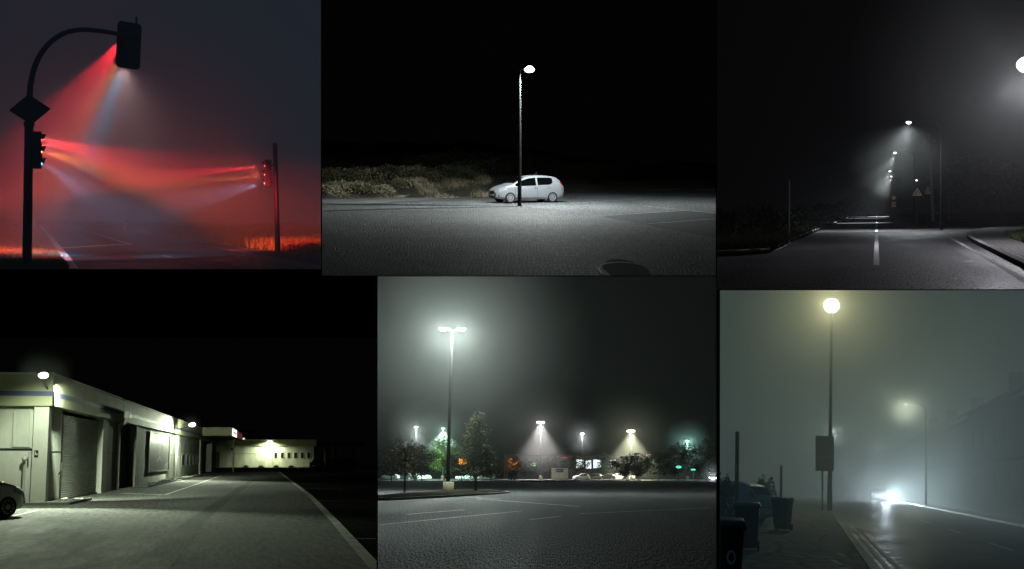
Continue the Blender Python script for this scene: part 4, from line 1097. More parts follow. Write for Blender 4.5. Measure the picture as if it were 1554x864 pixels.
    wall_lamp('a', (-.16, .05, 4.5), (.3, -.6, -2), 'round bright wall lamp on the corner of the workshop above the blue stripe', 560, .165, off=(-2.14, -.16, .12), ang=176, more=((12500, (10, .1, -4.6), 64, 2.3), (6000, (-9, -.3, -5), 92, 0)))
    wall_lamp('b', (62.8, -.16, 4.35), (.3, .45, -2), 'wall lamp on an arm between the poster and the row of windows', 700, .26, off=(-5., -1.2, .0), ang=172, more=((9500, (-20, .4, -5.), 64, 0), (7000, (20, .4, -2), 75, 0)))
    # ---- far building across the end of the yard
    D2 = P.g(340, 709.3).y; x0 = P.xat(325, D2); x1 = P.xat(476, D2)
    Fb = thing('depot_building', 'pale single storey depot closing the far end of the yard', 'building', P, (0, D2, 0))
    MB().box(x0, x1, 0, 8, 0, 3.85).build('wall', wallm, Fb)
    MB().box(x0 - 1, x1 + .4, -.5, 8.4, 3.853, 4.95).build('fascia', fasc, Fb)
    MB().box(x1 + .403, P.xat(552, D2), -.3, 8.4, 3.853, 4.7).build('fascia_shade_end', mat('fascia_shade_dark', (.02, .02, .019), rough=.9, spec=.1), Fb)  # this end of the fascia is coloured dark for the fading lamp light
    MB().box(x0 - 1, x1 + .4, -.56, 8.4, 4.953, 5.03).build('roof_edge', pil, Fb)
    xm = P.xat(410, D2)
    MB().box(xm - .35, xm + .35, -.25, .1, 0, 3.85).build('pillar', pil, Fb)
    for px in (493, 505, 544): MB().box(P.xat(px, D2) - .2, P.xat(px, D2) + .2, -.2, .2, 0, 3.85).build('pillar', mat('grey_post', (.12, .12, .11), rough=.8), Fb)
    MB().box(P.xat(480, D2), P.xat(552, D2), 6, 6.3, 0, 3.85).build('carport_wall', dk, Fb)
    for px in (418, 428, 438, 448, 458, 468):
        a = P.xat(px, D2); w = MB().box(a - .36, a + .36, -.06, -.003, 1.55, 2.75).build('window', pil, Fb)
        MB().box(a - .26, a + .26, -.075, -.063, 1.65, 2.65).build('pane', glass, w)
    MB().box(P.xat(327, D2), P.xat(333, D2), -.08, -.003, 0, 2.7).build('door', mat('grey_green_door', (.07, .09, .08), rough=.6), Fb)
    MB().box(P.xat(350, D2), P.xat(353, D2), -.2, -.003, 3.0, 3.5).build('vent_box', dk, Fb)
    MB().box(P.xat(354, D2), P.xat(409, D2), -.02, -.003, 2.4, 2.46).build('panel_joint', seam, Fb)
    l3 = P.at(409.5, 671, D2 - 1.2)
    t = thing('wall_lamp', 'small wall lamp glowing over the middle pillar of the far depot', 'lamp', P, (l3.x, D2 - .52, l3.z), 0, 'wall lamps of the workshop yard')
    MB().tube([(0, 0, .1), (0, -.7, .16)], .06, 8).build('arm', M_POLE_DARK, t); MB().sphere((0, -.75, .05), .5, 10, (1.1, .6, .4)).build('lamp_glass', glow('far_flood_glass', (.97, 1., .7), 4., False), t, True)
    light('lamp_light', P, Vector((0, -1.1, -.35)), 2000, (.9, 1., .6), .15, Vector((0, .2, -3)), 165, .6, t)
    for px, py in ((373, 709.6), (396, 709.6), (419, 709.6), (442, 709.6)):
        a = P.g(px, py); s = MB(); s.sphere((0, 0, .12), .42, 8, (1.2, .8, .6))
        tag(s.build('boulder', stone_m, place=P, loc=a, smooth=True), 'pale boulder on the ground in front of the far depot', 'stone', 'boulders in front of the depot')
    a = P.g(405, 711.5)
    # ---- cars
    make_car('pale silver car parked at the corner pillar, its alloy wheel showing', 'car', P, (-6.5, 40.7, 0), math.radians(40), M_WHITE_PAINT, rim='alloy')
    D = 215.
    make_car('dark car parked under the carport end of the far depot', 'car', P, (P.xat(478, D) + .3, D, 0), math.radians(250), M_DARK_PAINT, simple=True, rim='alloy')
    for k, (px, w_) in enumerate(((358, 2), (363.5, 3), (368, 2.5))):
        pass
    dkb = mat('night_bush_leaves', (.007, .0085, .005))
    bush(P, 'bush', 'dark bush by the carport pillars at the far right of the yard', (P.xat(520, 225), 225, 0), 3., 1.2, 1.6, dkb, 500, .16)
    # distant lit windows over the roof
    q = P.at(365, 666.0, 280); hz = thing('house', 'distant dark house whose small lit windows show over the depot roof', 'house', P, (q.x, 280, 0))
    MB().box(-3.2, 3.2, 0, 6, 0, q.z + .9).build('wall', dk, hz); MB().prism([(-3.5, q.z + .9), (3.5, q.z + .9), (2.6, q.z + 1.7), (-2.6, q.z + 1.7)], -.2, 6.2).build('roof', M_BLACK, hz)
    for k in range(3): MB().box(-.8 + .62 * k, -.4 + .62 * k, -.05, -.003, q.z - .2, q.z + .15).build('window', glow('lit_far_window', (.9, .95, 1.), 1.2, False), hz)
# ================================================================== place 5: empty car park in fog
def build_p5():
    P = P5
    asp = asphalt('car_park_asphalt', (.085, .09, .093), rough=.72, spec=0., grain=44, gvar=.95, patch=.3, bump=.3, stretch=(1, .055, 1), sharp=.1, glint=(.47, .6, .4))
    ground(P, asp)
    ln = mat('faint_bay_paint', (.34, .35, .35), rough=.62, spec=.5, bump=.3, var=.5, scale=1.2, detail=8)
    for a, b, w in (((575, 797), (790, 776), .14), ((617, 781), (705, 774), .2), ((726, 757.5), (880, 769), .3), ((804, 789), (851, 784), .14), ((690, 753.5), (760, 757.5), .3), ((880, 780), (1080, 771), .2)):
        struct(ribbon(P, dense([P.g(*a), P.g(*b)], 5), w, .007).build('bay_line', ln, place=P, fixn=False))
    conc = mat('island_concrete', (.17, .165, .15), rough=.9, var=.25, scale=1.2)
    soil = mat('island_mulch', (.018, .016, .012), rough=.95, spec=0., var=.5, scale=2, bump=.6)
    isl = spline([P.g(*q) for q in [(573.6, 759.6), (590, 760), (640, 757.2), (715, 752.8), (766, 749.6), (770, 748.6), (762, 747.4), (735, 746.4), (665, 747.4), (600, 752), (573.6, 755)]], 4)
    struct(MB().slab(isl, 0, .13).build('traffic_island', soil, place=P)); struct(ribbon(P, isl, .2, -.01, .15).build('kerb', conc, place=P))
    far_isl = spline([P.g(*q) for q in [(790, 731.4), (820, 731.8), (872, 731), (880, 730.6), (870, 729.8), (820, 729.4), (790, 730)]], 4)
    struct(MB().slab(far_isl, 0, .14).build('traffic_island', soil, place=P))
    W = (.86, 1., .93)
    g = 'lamps of the foggy car park'
    # ---- the tall twin lamp
    o = P.g(680.5, 748.5); D = o.y; hz = P.at(681.5, 501, D).z
    t = thing('street_lamp', 'tall twin headed lamp post on a concrete drum, nearest in the car park', 'street lamp', P, o, 0, g)
    MB().lathe([(.43, .1), (.43, .84), (.40, .88), (.001, .88)], 28).build('footing', mat('yellowed_concrete', (.30, .26, .16), rough=.85, var=.2, scale=2), t, True)
    MB().tube([(-.05, 0, .87), (.02, 0, hz * .5), (.18, 0, hz)], [.16, .125, .085], 16).build('pole', M_POLE_NIGHT, t, True)
    lens = glow('twin_lamp_glass', (1., 1., .98), 6., False)
    for sx in (-1, 1):
        MB().tube([(.18, 0, hz - .05), (.18 + sx * .35, 0, hz + .02)], .05, 8).build('arm', M_POLE_DARK, t)
        MB().cbox((.18 + sx * .72, 0, hz + .14), .75, .45, .16).build('lantern', M_POLE_DARK, t, bevel=.05)
        MB().sphere((.18 + sx * .72, -.05, hz + .03), .25, 12, (1.25, .9, .6)).build('lamp_glass', lens, t, True)
        lp = Vector((.18 + sx * .72, -.45, hz - .4)); light('lamp_light', P, lp, 10500, W, .2, parent=t); light('lamp_light', P, lp, 1500, W, .2, lp + Vector((sx * .1, 0, -1)), 178, 1., t)
    # ---- further lamps
    lw = glow('far_lamp_glass', (.9, 1., .95), 5., False); ly = glow('far_yellow_lamp_glass', (1., .97, .72), 5., False); lt = glow('far_teal_lamp_glass', (.6, 1., .85), 4., False)
    fm = mat('dim_galvanised', (.05, .05, .048), rough=.8, spec=.1)
    def far(px, py, D, label, pw, col, lens, r, heads=1, gl=0, spot=110, drum=True):
        hp = P.at(px, py, D)
        t = thing('street_lamp', label, 'street lamp', P, (hp.x, D, 0), 0, g); H = hp.z
        MB().tube([(0, 0, .0), (0, 0, H)], [.14, .09], 10).build('pole', fm, t, True)
        if drum: MB().lathe([(.42, 0), (.42, .9), (.001, .92)], 16).build('footing', mat('yellowed_concrete', (.30, .26, .16)), t, True)
        xs = [0] if heads == 1 else [-.42, .42]
        for x in xs:
            if heads > 1: MB().tube([(0, 0, H), (x, 0, H + .05)], .05, 6).build('arm', fm, t)
            MB().cbox((x, 0, H + .22), .9, .5, .14).build('lantern', M_POLE_DARK, t, bevel=.04)
            MB().sphere((x, 0, H + .1), r, 10, (1.2, .9, .6)).build('lamp_glass', lens, t, True)
            light('lamp_light', P, Vector((x, -.3, H - .45)), pw / heads, col, .2, Vector((x, -.3, 0)), spot, .6, t)
            if gl: light('lamp_light', P, Vector((x, -.45, H - .5)), gl / heads, col, .2, parent=t)
    far(631.5, 649, 276, 'white lamp post with beige footing at the left side of the car park', 9000, (.85, 1., .95), lw, .36, 1, 2500)
    far(672.5, 651, 290, 'pale green lamp half hidden behind the tall twin lamp post, over the green tree', 80000, (.62, 1., .8), lt, .33, 1, 2000)
    far(820.5, 642, 320, 'white lamp post with a pinkish cone of light behind the beige sign', 110000, (1., .93, .92), lw, .5, 2, 3000, 88)
    far(883.5, 659, 345, 'small white lamp over the lit shop windows', 6000, (.95, .98, 1.), lw, .45, 1, 3000)
    far(957.5, 655, 325, 'yellowish twin lamp post with a wide cone of light over the green tree', 120000, (1., .97, .66), ly, .5, 2, 3000, 96)
    far(1043, 670, 345, 'small teal lamp at the right side of the car park', 7000, (.45, 1., .85), lt, .4, 1, 3500)
    # ---- trees
    gr1 = mat('oak_leaves', (.017, .021, .010), rough=.7, spec=.08, var=.5, scale=2.5); gr2 = mat('oak_leaves_light', (.045, .05, .025), rough=.7, spec=.08, var=.4, scale=2.5)
    br = mat('brown_leaves', (.10, .08, .045), rough=.75, spec=.08, var=.5, scale=3.)
    a = P.g(722, 748); tree(P, 'oak_tree', 'dark cone shaped tree beside the tall twin lamp post', (a.x, a.y, .12), 6.25, 1.85, gr1, 15000, .058, .2, None, 'oak', None, 14, 0, gr2)
    a = P.g(614, 750.5); tree(P, 'young_tree', 'thin brownish tree with sparse leaves and bare top twigs, left on the island', (a.x, a.y, .12), 3.9, 1.35, br, 1500, .07, .3, None, 'round', None, 12)
    tw = MB()
    rt = [o_ for o_ in bpy.data.objects if o_.get('label', '').startswith('thin brownish')][0]
    for k in range(16):
        a_ = random.random() * 6.28; r_ = random.uniform(.3, 1.4); tw.tube([(0, 0, 2.2), (.4 * r_ * math.cos(a_), .4 * r_ * math.sin(a_), 3.3), (r_ * math.cos(a_), r_ * math.sin(a_), random.uniform(3.9, 4.8))], [.022, .014, .005], 4)
    tw.build('twig', M_BARK, rt, fixn=False)
    gT = 'trees round the foggy car park'
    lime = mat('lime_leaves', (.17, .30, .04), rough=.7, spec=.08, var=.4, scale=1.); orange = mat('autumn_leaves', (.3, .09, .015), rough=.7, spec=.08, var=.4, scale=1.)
    dkt = mat('dark_tree_leaves', (.028, .036, .02), rough=.8, spec=.08, var=.5, scale=1.)
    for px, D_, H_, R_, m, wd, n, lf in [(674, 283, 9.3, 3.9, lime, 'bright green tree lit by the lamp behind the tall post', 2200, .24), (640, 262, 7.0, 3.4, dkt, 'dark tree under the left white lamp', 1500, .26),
            (594, 250, 6.8, 3.6, dkt, 'dark tree at the far left edge of the car park', 1400, .26), (700, 262, 5.6, 3.2, dkt, 'dim low tree behind the cone shaped tree', 1300, .26),
            (744, 270, 5.2, 2.4, dkt, 'dark tree between the cone shaped tree and the orange one', 1100, .24), (777, 300, 5.6, 2.2, orange, 'small orange autumn tree', 2600, .15),
            (834, 342, 6.4, 2.6, dkt, 'dark tree just right of the pinkish lamp cone', 1300, .24), (872, 325, 5.8, 1.5, dkt, 'thin dark tree left of the lit shop windows', 700, .22), (886, 335, 7.2, 2., br, 'sparse brown tree in front of the lit shop windows', 600, .2),
            (917, 335, 6.8, 2.0, dkt, 'dark narrow tree right of the lit shop windows', 1000, .24), (945, 318, 5.6, 3.4, dkt, 'dark tree left below the yellowish lamp', 1500, .26), (968, 315, 6.4, 4., dkt, 'wide dark green tree right below the yellowish lamp', 1700, .27),
            (1000, 320, 6.8, 3.4, dkt, 'dark tree beside the red and white sign', 1300, .27), (1030, 318, 9., 3.6, dkt, 'tall dark tree under the teal lamp', 1700, .28), (1072, 310, 9.6, 4.2, dkt, 'tallest dark tree at the right edge', 1900, .28), (852, 345, 6., 2.6, dkt, 'dark tree below the red sign', 1000, .25), (730, 330, 6, 4, dkt, 'dim tree far behind the cone shaped tree', 1200, .3), (800, 345, 5, 3, dkt, 'low dim tree below the green sign', 1000, .26)]:
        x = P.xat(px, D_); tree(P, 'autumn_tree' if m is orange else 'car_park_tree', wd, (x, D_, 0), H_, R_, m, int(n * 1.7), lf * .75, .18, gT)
    bush(P, 'round_bush', 'dark clipped round bush below the orange tree', (P.xat(776, 285), 285, 0), 1.3, 1.3, 2., dkt, 500, .16)
    # ---- shops at the back
    D_ = 372.
    S = thing('shop_building', 'long dim shop building with lit windows and coloured signs behind the trees', 'building', P, (0, D_, 0))
    X = lambda px: P.xat(px, D_)
    Z = lambda py: P.at(800, py, D_).z
    sw = mat('dim_shop_wall', (.12, .115, .11), rough=.85, var=.2)
    MB().box(X(765), X(1070), 0, 10, 0, Z(692)).build('wall', sw, S)
    MB().box(X(764), X(1071), -.4, 10.2, Z(692) + .003, Z(690)).build('roof_edge', M_POLE_DARK, S)
    cool = glow('lit_shop_window', (.80, .95, 1.), 1.6, False)
    for a, b, t_, u in ((874, 886, 697, 711), (888, 898, 698, 711.5), (900, 913, 697, 711), (926, 930, 702, 709), (775, 790, 708, 716)):
        w = MB().box(X(a), X(b), -.06, -.003, Z(u), Z(t_)).build('window', M_POLE_DARK, S)
        MB().box(X(a) + .12, X(b) - .12, -.075, -.063, Z(u) + .1, Z(t_) - .1).build('pane', cool if a > 800 else glow('warm_shop_window', (1., .7, .4), .25, False), w)
    def sign(nm, px0, px1, py0, py1, col, st, label):
        s = thing('shop_sign', label, 'sign', P, (X((px0 + px1) / 2), D_ - .45, 0), 0, 'lit signs on the shop building')
        hw = (X(px1) - X(px0)) / 2; z0, z1 = Z(py1), Z(py0)
        MB().box(-hw, hw, 0, .3, z0, z1).build('sign_box', M_POLE_DARK, s)
        f = MB(); n = 4
        for k in range(n):
            c = -hw + hw * 2 * (k + .5) / n; f.prism([(c - hw * .17, z0 + .12), (c + hw * .17, z0 + .12), (c + hw * .12, (z0 + z1) / 2), (c + hw * .18, z1 - .12), (c - hw * .18, z1 - .12)], -.08, -.003)
        f.build('lit_face', glow(nm, col, st, False), s)
    sign('red_neon', 851, 861, 693.5, 696, (1, .04, .05), 2.2, 'small red lit sign high on the shop wall')
    sign('green_neon', 803, 813, 702, 708, (.45, 1., .25), 1.3, 'green lit sign between the orange tree and the beige sign')
    sign('white_neon', 926, 938, 697, 700, (.8, .95, 1.), 2.2, 'white lit sign right of the shop windows')
    sign('pink_neon', 981, 990, 689, 694, (1, .45, .5), 1.4, 'pinkish lit sign above the dark trees')
    sign('mint_neon', 986, 993, 697.5, 702, (.5, .95, .8), .9, 'mint lit sign just below the pinkish sign')
    def post_sign(nm, px, py, w, h, col, st, label, D_=300.):
        c = P.at(px, py, D_); s = thing('lit_sign', label, 'sign', P, (c.x, D_, 0))
        MB().tube([(0, .2, 0), (0, .2, c.z)], .07, 8).build('post', M_POLE_DARK, s); f = MB(); rd = nm.startswith(('teal', 'orange_glow'))
        if rd: f.prism([((w / 2 - .05) * math.cos(a), c.z + (h / 2 - .05) * math.sin(a)) for a in [2 * PI * k / 24 for k in range(24)]], 0, .18)
        else: f.box(-w / 2 - .1, w / 2 + .1, 0, .18, c.z - h / 2 - .1, c.z + h / 2 + .1)
        f.build('frame', M_POLE_DARK, s)
        f = MB().prism([(w / 2 * math.cos(a) * (1 + (.14 * math.sin(5 * a) if nm[0] == 'o' else 0)), c.z + h / 2 * math.sin(a) * (1 + (.16 * math.cos(3 * a) if nm[0] == 'o' else 0))) for a in [2 * PI * k / 28 for k in range(28)]] if nm.startswith(('teal', 'orange_glow')) else [(-w / 2, c.z - h / 2), (w / 2, c.z - h / 2), (w / 2, c.z + h / 2), (-w / 2, c.z + h / 2)], -.03, -.003).build('lit_face', glow(nm, col, st, False), s)
    post_sign('orange_panel', 704.5, 700.5, 2.0, 1.1, (1., .33, .04), 1.6, 'orange lit sign showing left of the cone shaped tree', 250.)
    post_sign('orange_glow_panel', 777.5, 702.5, 2.4, 1.9, (1., .36, .05), .75, 'added orange panel glowing behind the small autumn tree', 304.)  # glow added behind the leaves so the tree looks lit
    post_sign('teal_panel', 1030, 709, 1.3, .62, (.12, .95, .68), 1.1, 'upper teal lit oval sign at the right', 300.)
    post_sign('teal_panel', 1052, 713, 1.15, .42, (.12, .95, .68), .9, 'lower teal lit oval sign at the right', 300.)
    # ---- beige monument sign
    D_ = 318.; x0, x1 = P.xat(837, D_), P.xat(862, D_); xm = (x0 + x1) / 2; hw = (x1 - x0) / 2
    s = thing('monument_sign', 'wide beige sign wall with a dark blue plaque at its top', 'sign', P, (xm, D_, 0))
    zt = P.at(850, 711.5, D_).z
    MB().box(-hw, hw, 0, .5, 0, zt).build('wall', mat('beige_stone', (.42, .38, .25), rough=.85, var=.2, scale=1.2), s, bevel=.04)
    MB().box(-hw - .08, hw + .08, -.06, .56, zt + .003, zt + .14).build('coping', mat('pale_coping', (.5, .47, .36), rough=.8), s)
    MB().box(-.8, .85, -.08, -.003, zt - .85, zt - .1).build('plaque', mat('navy_plaque', (.012, .018, .07), rough=.4), s)
    for k in range(3): MB().box(-.6 + .42 * k, -.28 + .42 * k, -.09, -.083, zt - .55, zt - .4).build('lettering', mat('plaque_lettering', (.5, .52, .55), rough=.5), s)
    # ---- parked cars
    gC = 'cars parked at the back of the car park'
    D_ = 322.; w_ = make_car('white parked car right of the beige sign', 'car', P, (P.xat(882, D_), D_, 0), math.radians(200), M_WHITE_PAINT, gC, simple=True, name='parked_car')
    dkc = make_car('dark parked car behind the white one', 'car', P, (P.xat(902, 328), 328, 0), math.radians(190), M_DARK_PAINT, gC, simple=True, name='parked_car')
    for src, px, D_, r, lab in ((dkc, 922, 326, 170, 'dark parked car left of the dark narrow tree'), (w_, 934, 330, 185, 'white parked car right of the dark narrow tree'), (w_, 957, 329, 95, 'white parked car nose on below the yellowish lamp'),
                                (w_, 592, 290, 165, 'white parked car at the far left behind the thin tree'), (dkc, 612, 292, 190, 'dark parked car at the far left behind the thin tree'), (w_, 641, 296, 20, 'white parked car between the left lamp and the tall lamp post'),
                                (w_, 705, 294, 180, 'white parked car behind the cone shaped tree, to its left'), (w_, 738, 300, 180, 'white parked car just right of the cone shaped tree')):
        dup(src, P, (P.xat(px, D_), D_, 0), math.radians(r), lab)
    D_ = 300.; hc = make_car('car with glaring headlights at the right edge', 'car', P, (P.xat(1081, D_), D_, 0), math.radians(268), M_DARK_PAINT, None, simple=True, lights_on=True, name='moving_car')
    light('headlight_beam', P, Vector((2.3, 0, .75)), 2500, (.85, .95, 1.), .2, parent=hc)
# ================================================================== place 6: foggy street with bins and an oncoming car
def build_p6():
    P = P6
    AX = -.0415
    pt = lambda lat, dist, z=0.: Vector((lat + AX * dist, dist, z))
    ROT = -math.atan(AX)
    wet = asphalt('wet_road_asphalt', (.06, .063, .065), rough=.52, spec=.5, grain=8, gvar=.3, patch=.4, bump=.5, stretch=(1, .35, 1), bscale=3.)
    ground(P, wet, 'road')
    slabm = stone_ground('pavement_slabs', (.21, .22, .205), .9, 1.6, .35, (.06, .065, .06), rough=.7)
    kx = 1.15
    yk = [15, 22, 30, 45, 70, 110, 180, 300]
    left = [pt(kx, y) for y in yk]
    # the pavement runs from the left side of the place to the kerb
    poly = [P.g(1092.9, 904.0)] + [pt(kx, max(y, P.g(1300, 904.).y)) for y in yk[1:]] + [P.g(1092.9, 748.9)]
    poly[1] = pt(kx, P.g(1300, 903.5).y)
    lo = P.g(1092.9, 748.9); poly = [p for p in poly if p.y <= 298]
    poly[-1] = Vector((P.xat(1092.9, 296), 296, 0))
    struct(MB().slab(poly, .0, .1).build('pavement', slabm, place=P))
    kerb = mat('kerb_stone', (.2, .205, .2), rough=.6, var=.3, scale=1.)
    struct(ribbon(P, [pt(kx, max(y, poly[1].y)) for y in yk[1:]], .2, -.01, .125).build('kerb', kerb, place=P))
    yl = mat('worn_double_line', (.22, .20, .10), rough=.6, var=.4, scale=2.)
    for off in (.36, .58): struct(ribbon(P, dense([pt(kx + off, y) for y in (20, 40, 80, 200)], 3), .08, .006).build('edge_line', yl, place=P, fixn=False))
    jm = mat('slab_joint', (.05, .055, .05), rough=.9)
    for y in (31.5, 52, 80): struct(ribbon(P, [Vector((P.xat(1093.2, y), y, 0)), pt(kx - .12, y)], .09, .104).build('pavement_joint', jm, place=P, fixn=False))
    for k in range(9):
        y = 26 + 13 * k
        struct(ribbon(P, dense([pt(5.4, y), pt(5.4, y + 5)], 2), .12, .006).build('lane_dash', M_PAINT, place=P, fixn=False))
    far_pav = [pt(9.6, 56), pt(12, 56), pt(12, 296), pt(9.6, 296)]
    struct(MB().slab(far_pav, 0, .1).build('pavement', slabm, place=P)); struct(ribbon(P, [pt(9.6, y) for y in (56, 100, 180, 296)], .2, -.01, .125).build('kerb', kerb, place=P))
    # ---- lamps
    g = 'lamps along the foggy street'
    YEL = (1., .92, .48)
    bulb = glow('warm_lamp_globe', (1., .98, .85), 5., False)
    D = P.g(1259, 778).y
    o = P.g(1259, 778); hp = P.at(1262, 464, D)
    t = thing('street_lamp', 'tall lamp column behind the street sign with a large glaring yellow globe', 'street lamp', P, (o.x, D, .1), 0, g)
    H = hp.z - .1; dx = hp.x - o.x
    MB().tube([(0, 0, -.02), (0, 0, 1.3), (dx * .5, 0, H * .5), (dx, 0, H - .3)], [.15, .14, .09, .06], 16).build('pole', M_POLE_NIGHT, t, True)
    MB().tube([(dx, 0, H - .5), (dx, 0, H - .25)], .12, 12).build('collar', M_POLE_DARK, t, True)
    MB().sphere((dx, 0, H), .46, 14).build('lamp_glass', bulb, t, True)
    MB().lathe([(.30, .38), (.1, .48), (.001, .52)], 16, 0, Matrix.Translation((dx, 0, H))).build('cap', M_POLE_DARK, t, True)
    light('lamp_light', P, Vector((dx, -.75, H - .1)), 1400, YEL, .2, parent=t)
    lg = glow('far_globe', (.92, 1., .8), 4., False)
    road_lamp(P, 'second street lamp, above the oncoming car on the right side', 1375, 614, 119, 1.6, 1700, (.92, 1., .74), lg, .2, None, g, 0, m=M_POLE_DARK)
    road_lamp(P, 'small street lamp showing just right of the street sign', 1265.5, 654, 170, -1.4, 1400, (.85, 1., .95), lg, .22, None, g, 0)
    road_lamp(P, 'tiny far street lamp straight above the oncoming car', 1335.5, 679, 240, 1.2, 2400, (.9, 1., .9), lg, .25, None, g, 0)
    # ---- street sign on two posts
    c = P.at(1251.5, 688.5, D - .3)
    s = thing('street_sign', 'tall dark notice board with a triangle, on two posts at the kerb', 'sign', P, (c.x, D - .3, .1), 0)
    w, h = .52, 1.02; z = c.z - .1
    bm_ = mat('dark_sign_board', (.014, .016, .015), rough=.9, var=.15, spec=0.)
    MB().box(-w, w, -.03, .03, z - h, z + h).build('board', bm_, s, bevel=.015)
    fm = mat('dim_sign_ink', (.12, .13, .12), rough=.9, spec=0.)
    f = MB()
    T = lambda k: [Vector((k * math.cos(math.radians(90 + 120 * i)), 0, z + .42 + k * math.sin(math.radians(90 + 120 * i)))) for i in range(3)]
    A, Bq = T(.42), T(.30)
    for i in range(3):
        j = (i + 1) % 3; f.add([A[i] + Vector((0, -.036, 0)), A[j] + Vector((0, -.036, 0)), Bq[j] + Vector((0, -.036, 0)), Bq[i] + Vector((0, -.036, 0))], [(0, 1, 2, 3)])
    f.build('triangle', fm, s, fixn=False)
    MB().box(-.44, .44, -.036, -.031, z - .28, z - .12).build('lettering_band', fm, s)
    for x in (-.12,): MB().tube([(x, .05, -.02), (x, .05, z + h * .9)], .05, 10).build('post', M_POLE_DARK, s, True)
    # ---- bins
    bp = mat('wheelie_bin_plastic', (.010, .011, .011), rough=.45, var=.2); bl = mat('wheelie_bin_lid', (.16, .17, .165), rough=.4, var=.15)
    bgreen = mat('dark_green_bin', (.012, .016, .014), rough=.5, var=.2)
    def bin_(x, y, rot, label, m, number=False):
        t = thing('wheelie_bin', label, 'bin', P, (x, y, .1), rot, 'wheelie bins on the pavement')
        secs = [(.20, -.22, .19, .05), (.235, -.26, .24, .3), (.27, -.30, .30, .93)]
        b = MB(); vs = []
        for hw, y0, y1, zz in secs: vs += [(-hw, y0, zz), (hw, y0, zz), (hw, y1, zz), (-hw, y1, zz)]
        fs = [(3, 2, 1, 0), (8, 9, 10, 11)] + [(4 * i + k, 4 * i + (k + 1) % 4, 4 * i + 4 + (k + 1) % 4, 4 * i + 4 + k) for i in range(2) for k in range(4)]
        b.add(vs, fs); b.build('body', m, t, True, bevel=.03)
        r = MB(); r.box(-.30, .30, -.335, .33, .92, .96); r.build('rim', m, t, bevel=.012)
        l = MB(); l.add([(-.30, -.35, .963), (.30, -.35, .963), (.30, .34, .963), (-.30, .34, .963), (-.27, -.31, 1.03), (.27, -.31, 1.03), (.26, .30, 1.055), (-.26, .30, 1.055)], [(3, 2, 1, 0), (4, 5, 6, 7), (0, 1, 5, 4), (1, 2, 6, 5), (2, 3, 7, 6), (3, 0, 4, 7)])
        l.build('lid', bl, t, True, bevel=.018)
        MB().tube([(-.2, .36, .99), (.2, .36, .99)], .02, 8).build('handle', m, t, True)
        for sx in (-1, 1): MB().tube([(sx * .21, .20, .10), (sx * .27, .20, .10)], .10, 16).build('wheel', M_TYRE, t, True)
        if number:
            R = [(0.055 * math.cos(a), .085 * math.sin(a)) for a in [2 * PI * k / 24 for k in range(24)]]; q = [(0.030 * math.cos(a), .058 * math.sin(a)) for a in [2 * PI * k / 24 for k in range(24)]]
            n_ = MB(); zc = .60; yy = -.299
            n_.add([(x_, yy, zc + z_) for x_, z_ in R] + [(x_, yy, zc + z_) for x_, z_ in q], [(k, (k + 1) % 24, 24 + (k + 1) % 24, 24 + k) for k in range(24)])
            o_ = n_.build('house_number', mat('number_paint', (.75, .8, .8), rough=.5), t, fixn=False); o_.location = (.12, 0, 0)
        return t
    bin_(P.xat(1093, 16.4), 16.4, math.radians(6), 'nearest dark bin, marked with a pale 0 and cut off by the left edge', bp, True)
    bin_(P.xat(1133.5, 30), 30, math.radians(4), 'dark bin with a paler lid between the numbered bin and the parked car', bgreen)
    bin_(P.xat(1187, 43.5), 43.5, math.radians(-12), 'furthest dark bin, standing behind the tail of the parked car', bp)
    # ---- parked car, nose to the left
    D = 48.5
    make_car('pale blue grey hatchback parked behind the bins, tail towards the pavement', 'car', P, (P.xat(1161, D) - 1.75, D + .9, .1), math.radians(152), M_BLUEGREY_PAINT, simple=False)
    # ---- posts and bushes on the left
    for px, py, D, lab in ((1119, 657, 46, 'tall thin dark post beside the parked car'), (1185.5, 708, 70, 'short thin post behind the furthest bin')):
        c = P.at(px, py, D); t = thing('roadside_post', lab, 'post', P, (c.x, D, .1)); MB().tube([(0, 0, -.02), (0, 0, c.z - .1)], [.075, .065], 10).build('pole', M_POLE_DARK, t, True); MB().lathe([(.066, 0), (.06, .03), (.001, .05)], 10, 0, Matrix.Translation((0, 0, c.z - .1))).build('cap', M_POLE_DARK, t, True)
    dk = mat('wet_dark_leaves', (.018, .026, .016), rough=.7, spec=.08, var=.4, scale=1.5)
    bush(P, 'garden_bush', 'dark bush at the left edge beside the tall thin post', (P.xat(1092, 40), 40, .1), .42, .6, 1.55, dk, 1500, .045)
    bush(P, 'garden_bush', 'dark round bush behind the tail of the parked car', (P.xat(1160, 62), 62, .1), .6, .7, 1.62, dk, 1500, .055)
    # ---- terrace on the right
    br = mat('sooty_brick', (.04, .038, .036), rough=.9, spec=0., var=.25, scale=1.5); rf = mat('wet_slate', (.03, .032, .036), rough=.45, var=.3, scale=2.)
    tr = mat('dull_trim', (.055, .05, .042), rough=.8, spec=0.); gls = mat('black_window_glass', (.015, .017, .018), rough=.9, spec=0.)
    for k in range(9):
        a, b = 62 + 24 * k, 62 + 24 * (k + 1); eav = 7.2 + .25 * math.sin(k * 2.1)
        wd = ('nearest house of the terrace, at the right edge', 'second house of the terrace from the right edge', 'third house of the terrace from the right edge', 'fourth house of the terrace from the right edge', 'fifth house of the terrace from the right edge', 'sixth house of the terrace, deep in the fog',
              'seventh house of the terrace, hardly visible', 'eighth house of the terrace, lost in fog', 'last house of the terrace, lost in fog')[k]
        t = thing('terrace_house', 'dark brick ' + wd, 'house', P, pt(12, a), PI / 2 + ROT * 1., 'terrace houses on the foggy street')
        L = (b - a) - .04
